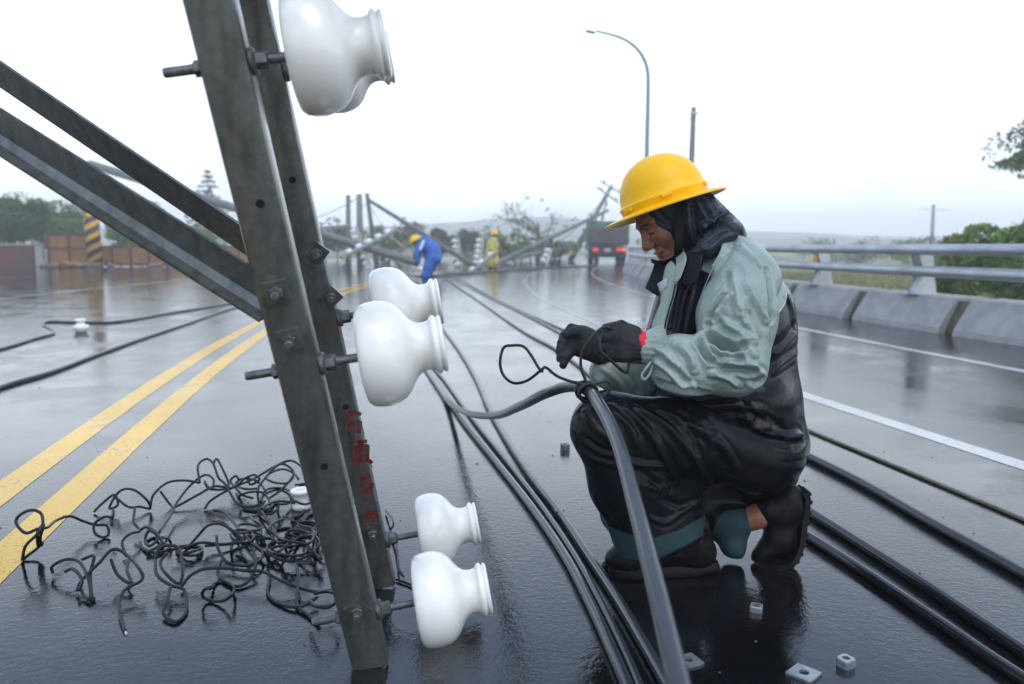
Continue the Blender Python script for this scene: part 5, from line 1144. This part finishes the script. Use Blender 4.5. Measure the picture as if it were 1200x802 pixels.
MB().tube(spline([onskin(.09, -.020, -.069), onskin(.1, -.008, -.067), onskin(.1, 0, -.068), onskin(.1, .008, -.067), onskin(.09, .020, -.069)], 5), .0022, 6).build('lip', M['lip'], body, True)
MB().tube(spline([onskin(.09, -.017, -.0765), onskin(.1, 0, -.079), onskin(.09, .017, -.0765)], 5), .0026, 6).build('lip', M['lip'], body, True)
rb = np.random.default_rng(12); mb = MB(); nb = 0
for _ in range(1000):
    y = rb.uniform(-.05, .05); z = rb.uniform(-.128, -.09); 
    if abs(y) < .012 and z > -.098: continue
    p = onskin(.08-abs(y)*.7, y, z, 0); d = unit(p-hp(.03, 0, -.06)+rb.normal(0, .02, 3)-hu*.03); e = p+d*rb.uniform(.004, .009); sd3 = unit(np.cross(d, hl))*.0009
    mb.add([p-sd3, p+sd3, e], [(0, 1, 2)])
mb.build('beard', M['beard'], body)
# ---------------------------------------------------------------- hood and neck cover
s = SDF(pb((738, 215, 2.15), (890, 325, 2.5)), .01, .0034)
s.ell(hp(-.012, 0, .025), (.108, .090, .105), HAX, .02).rc(hp(-.03, 0, -.03), P(834, 286, DM), .088, .082, .05).rc(P(820, 262, DM), P(846, 280, DM), .076, .062, .04).rc(hp(.0, .035, -.05), hp(-.03, .03, -.10), .055, .06, .03).rc(hp(.0, -.035, -.05), hp(-.03, -.03, -.10), .055, .06, .03)
for a, b, r1 in ((P(852, 262, 2.22), P(862, 268, 2.27), .022), (P(828, 292, 2.19), P(855, 272, 2.2), .026), (P(815, 300, 2.2), P(828, 292, 2.19), .024)): s.rc(a, b, r1, r1, .012)
s.blur(1)
# the face opening
cut_n = unit(-RT*.80-Z*.58); s.half(P(772, 272, DM)+np.zeros(3), cut_n, .006)
V, Q = s.mesh(); Q = orient(V, Q); nn = vnormals(V, Q); V = V+nn*(.004*vnoise(V, 11, 52)+.0012*soft(V, 16, UP*.7-RT*.6, 3, 53))[:, None]
V = folds(V, Q, [(zA([(330, 60), (370, 140), (430, 200)]), .008, .006), (zA([(290, 80), (300, 200), (330, 300)]), .009, .007), (zA([(320, 110), (345, 220), (355, 280)]), -.009, .007), (zA([(360, 220), (440, 165), (500, 125)]), .010, .007), (zA([(370, 275), (460, 215), (530, 200)]), -.008, .006),
    (zA([(390, 300), (470, 240), (545, 225)]), -.007, .005), (zA([(90, 120), (130, 180), (200, 220)]), .004, .004), (zA([(130, 100), (170, 160), (220, 190)]), -.003, .005), (zA([(380, 80), (420, 130), (440, 160)]), .006, .006)])
hood = fastmesh('hood', V, Q, M['navy'], worker, None, 'dark navy rain hood worn under the hard hat')
# chin strap of the helmet
def strapband(pts, w, name, parent, side):
    c = spline(pts, 6); T = np.gradient(c, axis=0); T /= np.linalg.norm(T, axis=1, keepdims=True); e = np.cross(T, side); e /= np.linalg.norm(e, axis=1, keepdims=True); V = []
    for p, q in zip(c, e): V += [p-q*w/2+side*.001, p+q*w/2+side*.001, p+q*w/2-side*.001, p-q*w/2-side*.001]
    k = len(c); return addmesh(name, V, [(4*i+a, 4*i+(a+1) % 4, 4*i+4+(a+1) % 4, 4*i+4+a) for i in range(k-1) for a in range(4)]+[(3, 2, 1, 0), (4*k-4, 4*k-3, 4*k-2, 4*k-1)], M['strap'], parent)
# ---------------------------------------------------------------- hard hat
hc = P(781, 243, DM-.01); ht = math.atan2(43, 131); kf = unit(-RT*math.cos(ht)-Z*math.sin(ht)); ks = unit(-F0*math.cos(.09)+Z*math.sin(.09)); ks = unit(ks-kf*(ks@kf)); ku = unit(np.cross(kf, ks)); ku = ku if ku[2] > 0 else -ku
prof = [(.135, .012), (.140, .030), (.1365, .034), (.134, .040), (.130, .062), (.121, .088), (.104, .114), (.080, .134), (.050, .148), (.022, .154), (.0001, .1555)]
n = 72; V = []; rows_ = [(1.325, -.006), (1.33, -.002), (1.27, .002), (1.14, .006), (1.03, .010)]
def hat_pt(fr, z, q, grow=1.):
    c, s_ = math.cos(q), math.sin(q); L1, W1 = .1265, .108; rr = 1+.012*math.cos(4*q)*0
    e = 1.0+.10*max(0, c)*(fr > 1.0)*(fr-1)/.3+.04*max(0, -c)*(fr > 1.)*(fr-1)/.3
    dz = -.006*(fr > 1.1)*abs(s_)*0
    return hc+kf*(L1*fr*c*e*grow)+ks*(W1*fr*s_*(1+.02*(fr > 1))*grow)+ku*(z+dz)
allr = [(fr, z) for fr, z in rows_]+[(r_/.135, z) for r_, z in prof]
for fr, z in allr:
    for k in range(n): V.append(hat_pt(fr, z, 2*math.pi*k/n))
inner = [(.96, .012), (1.02, .004), (1.13, .001), (1.26, -.003), (1.315, -.0065)]
no = len(allr)
inn = [(.05, .150), (.35, .143), (.62, .124), (.82, .094), (.93, .055), (.965, .02)]+inner
for fr, z in inn:
    for k in range(n): V.append(hat_pt(fr, z, 2*math.pi*k/n))
Fc = [(i*n+k, i*n+(k+1) % n, (i+1)*n+(k+1) % n, (i+1)*n+k) for i in range(no-1) for k in range(n)]
m0 = no*n; ni = len(inn); Fc += [(m0+i*n+k, m0+i*n+(k+1) % n, m0+(i+1)*n+(k+1) % n, m0+(i+1)*n+k) for i in range(ni-1) for k in range(n)]
Fc += [(m0+(ni-1)*n+k, m0+(ni-1)*n+(k+1) % n, (k+1) % n, k) for k in range(n)]
helmet = addmesh('hard_hat', V, Fc, M['helmet'], worker, 50.0); helmet['label'] = 'yellow full-brim hard hat'
for q, z in ((math.radians(85), .034), (math.radians(28), .030), (math.radians(150), .034)):
    c = hat_pt(1.03, z-.008, q); c2 = hat_pt(1.03, z-.008, q+.16); d = unit(c2-c); o_ = unit(c-hc-ku*((c-hc)@ku)); MB().box(c+o_*.0005, (.030, .009, .011), np.array([d, o_, np.cross(d, o_)]), bev=.003).build('slot_tab', M['helmet'], helmet)
strapband([hat_pt(.93, .0, math.radians(100)), P(796, 262, 2.213), P(795, 285, 2.205), P(794, 300, 2.225), P(790, 311, 2.27)], .022, 'chin_strap', helmet, -F0)
# ---------------------------------------------------------------- gloves
def glove(spec, bounds, label):
    s = SDF(pb(*bounds), .01, .0022)
    for a, b, ra, rb, k in spec: s.rc(P(*a), P(*b), ra, rb, k)
    s.blur(1); V, Q = s.mesh(); Q = orient(V, Q); V = V+vnormals(V, Q)*(.0012*ridged(V, 40, RT, 1.5, 61)+.0005*vnoise(V, 220, 62))[:, None]
    return fastmesh('glove', V, Q, M['glove'], worker, None, label)
d = 2.055
spec = [((748, 401, d), (728, 394, d-.005), .030, .028, .02), ((748, 409, d), (728, 410, d-.004), .030, .028, .02), ((740, 400, d), (722, 388, d), .026, .020, .02), ((736, 414, d), (722, 414, d), .024, .020, .015)]
for i, (y, dx, r_) in enumerate(((384, 0, .0120), (395, -2, .0125), (406, -1, .0120), (416, 3, .0105))):
    spec += [((723+dx, y, d-.008), (710+dx, y+1, d-.002), .0125, r_, .008), ((710+dx, y+1, d-.002), (707+dx, y+4, d+.030), r_, r_*.95, .005), ((707+dx, y+4, d+.030), (719+dx, y+5, d+.045), r_*.95, r_*.85, .005)]
spec += [((744, 390, d+.03), (728, 382, d+.042), .019, .015, .015), ((728, 382, d+.042), (713, 384, d+.04), .0145, .0125, .006)]
gl = glove(spec, [(695, 365, 1.97), (765, 435, 2.16)], 'dark knit glove with a red cuff')
MB().lathe(P(760, 401, 2.052), P(744, 405, 2.052)-P(760, 401, 2.052), [(0, .028), (.006, .032), (.022, .0345), (.028, .033)], 24).build('cuff', M['glove_red'], gl, True)
d = 2.30
spec = [((703, 408, d), (682, 396, d-.01), .034, .034, .02), ((703, 414, d), (682, 406, d-.01), .033, .033, .02), ((690, 400, d), (672, 396, d), .032, .026, .02)]
for i, (y, dx, dd_) in enumerate(((386, 2, .03), (393, 0, .012), (401, 1, -.008), (408, 5, -.024))):
    spec += [((686, y+3, d+dd_*.6), (668+dx, y, d+dd_), .0170, .0155, .010), ((668+dx, y, d+dd_), (659+dx, y+9, d+dd_-.005), .0155, .0145, .006), ((659+dx, y+9, d+dd_-.005), (655+dx, y+20, d+dd_-.004), .0140, .0115, .005)]
spec += [((694, 398, d-.02), (678, 388, d-.04), .018, .015, .012), ((678, 388, d-.04), (663, 392, d-.045), .0140, .0115, .006)]
glove(spec, [(640, 365, 2.18), (715, 435, 2.42)], 'dark knit glove reaching ahead of the other hand')
# ================================================================== the two workers down the road
M['blue_suit'] = mat('bright blue rain suit', (.01, .13, .50), .5, col2=(.008, .10, .40), nscale=4, bump=.3, bscale=12)
M['yellow_coat'] = mat('pale yellow raincoat', (.50, .46, .10), .55, col2=(.42, .38, .08), nscale=4, bump=.3, bscale=12)
M['silver'] = mat('silver reflective tape', (.5, .55, .6), .4)
def far_worker(label, d, coat, coat_c, boots, hands, head, hat_r, legs_m, stripe=None):
    feet = P(*boots[0][-1][:2], d); w = thing('person', label, 'person', loc=tuple(np.array([feet[0], feet[1], 0])))
    def build(name, chains, m, h=.018, sc=1.):
        s = SDF([P(x, y, d) for c in chains for x, y, r in c], .35, h)
        for c in chains:
            for (x0, y0, r0, *z0), (x1, y1, r1, *z1) in zip(c[:-1], c[1:]): s.rc(P(x0, y0, d+(c[0][3] if len(c[0]) > 3 else 0)), P(x1, y1, d+(c[0][3] if len(c[0]) > 3 else 0)), r0, r1, .06)
        s.blur(1); V, Q = s.mesh(); Q = orient(V, Q); V = V+vnormals(V, Q)*(.02*soft(V, 4, UP, 2, 3))[:, None]*sc; return fastmesh(name, V, Q, m, w)
    s = SDF([P(x, y, d) for c in coat+boots for x, y, *r in c], .4, .03)
    for c in coat+boots:
        for a, b in zip(c[:-1], c[1:]):
            o = a[3] if len(a) > 3 else 0; o2 = b[3] if len(b) > 3 else o; s.rc(P(a[0], a[1], d+o), P(b[0], b[1], d+o2), a[2]*.75, b[2]*.75, .05)
    s.ell(P(head[0], head[1], d), (.09, .085, .12), CAX, .03); V, Q = s.mesh(); fastmesh('body', V, orient(V, Q), M['skin'], w)
    def cloth(name, chains, m, seed):
        s = SDF([P(x, y, d) for c in chains for x, y, *r in c], .4, .016)
        for c in chains:
            for a, b in zip(c[:-1], c[1:]):
                o = a[3] if len(a) > 3 else 0; o2 = b[3] if len(b) > 3 else o; s.rc(P(a[0], a[1], d+o), P(b[0], b[1], d+o2), a[2], b[2], .07)
        s.half(np.array([feet[0], feet[1], .004]), -Z, .002); s.blur(1); V, Q = s.mesh(); Q = orient(V, Q); V = V+vnormals(V, Q)*(.015*soft(V, 5, UP, 2, seed))[:, None]; return fastmesh(name, V, Q, m, w)
    ct = cloth('raincoat', coat, coat_c, 5)
    if legs_m is M['boot']:
        for bch in boots: cloth('boot', [bch], legs_m, 6)
    else: cloth('trousers', boots, legs_m, 6)
    for hx, hy, o in hands:
        s = SDF([P(hx, hy, d+o)], .15, .008); c = P(hx, hy, d+o); s.rc(c, c-Z*.08-RT*.02, .045, .035)
        for k in range(4): s.rc(c-Z*.07+F0*(.03*k-.045), c-Z*.15-RT*.03+F0*(.028*k-.042), .014, .011, .005)
        s.rc(c-Z*.03, c-Z*.09-RT*.06, .018, .013, .01); V, Q = s.mesh(); fastmesh('glove', V, orient(V, Q), M['glove'], w)
    c = P(head[0], head[1]-1.2, d); lean = unit(np.array(head[2])); u = unit(np.cross(lean, F0)); v = np.cross(lean, u)
    mb = MB().lathe(c, lean, [(0, hat_r*1.0), (.0, hat_r*1.38), (.015, hat_r*1.36), (.03, hat_r*1.02), (.08, hat_r*.95), (.12, hat_r*.75), (.15, hat_r*.4), (.158, .0001)], 24); mb.build('hard_hat', M['helmet'], w, True)
    if stripe:
        for a, b in stripe: MB().box(.5*(P(*a)+P(*b)), (np.linalg.norm(P(*a)-P(*b)), .03, .07), np.array([unit(P(*b)-P(*a)), F0, unit(np.cross(unit(P(*b)-P(*a)), F0))])).build('reflective_tape', M['silver'], ct)
    return w
db = float(pix(G(497, 326))[2])
far_worker('stooping worker in a bright blue rain suit and yellow hard hat', db,
    [[(492, 289, .16), (499, 287, .22), (506, 294, .25), (508, 303, .25)], [(492, 290, .13, -.2), (488, 298, .09, -.22), (489, 306, .07, -.22)], [(494, 289, .13, .2), (490, 298, .09, .22), (490, 306, .07, .22)]], M['blue_suit'],
    [[(507, 302, .2, -.1), (502, 313, .13, -.13), (499, 322, .11, -.13), (499, 325, .10, -.13)], [(509, 303, .2, .12), (505, 313, .13, .13), (501, 321, .11, .14), (501, 324, .10, .14)]],
    [(489, 307, -.22), (490, 307, .22)], (486.5, 283, (-.45, 0, .9)), .145, M['blue_suit'], [((492, 293, db-.42), (497, 281.5, db-.3))])
dy = float(pix(G(577, 316))[2])
far_worker('standing worker in a long pale yellow raincoat and yellow hard hat', dy,
    [[(578, 281, .13), (577, 287, .22), (576, 297, .23), (576, 306, .27), (576, 308.5, .27)], [(578, 283, .1, -.2), (576, 291, .09, -.27), (579, 298, .07, -.3)], [(579, 283, .1, .2), (580, 291, .09, .24), (582, 297, .07, .2)]], M['yellow_coat'],
    [[(575, 306, .10, -.1), (575, 313, .09, -.1), (574.5, 315.3, .08, -.1)], [(578.5, 306, .10, .12), (578.5, 313, .09, .12), (578, 315, .08, .12)]],
    [(580, 299, -.3), (583, 298, .2)], (579.5, 275.5, (-.12, 0, 1)), .14, M['boot'])
# ================================================================== grit and leaf scraps washed over the road
r = np.random.default_rng(77); M['grit'] = mat('grit', (.05, .048, .042), .8, col2=(.12, .11, .09), nscale=40)
V = []; Fc = []
for k in range(420):
    y = 1.3+r.uniform(0, 1)**1.8*9; x = r.uniform(-2.5, 4.6)*min(1, y/4+.25); s = r.uniform(.0015, .0045)*(1 if r.random() < .93 else 2.0); a = r.uniform(0, 6.3); n0 = len(V); m = 6
    for j in range(m): q = a+2*math.pi*j/m; V.append((x+math.cos(q)*s*r.uniform(.7, 1.4), y+math.sin(q)*s*r.uniform(.6, 1.2), .0005))
    V.append((x, y, s*.9)); Fc += [(n0+j, n0+(j+1) % m, n0+m) for j in range(m)]
tag(addmesh('road_grit', V, Fc, M['grit']), 'scattered grit and scraps on the wet road', None, kind='stuff')
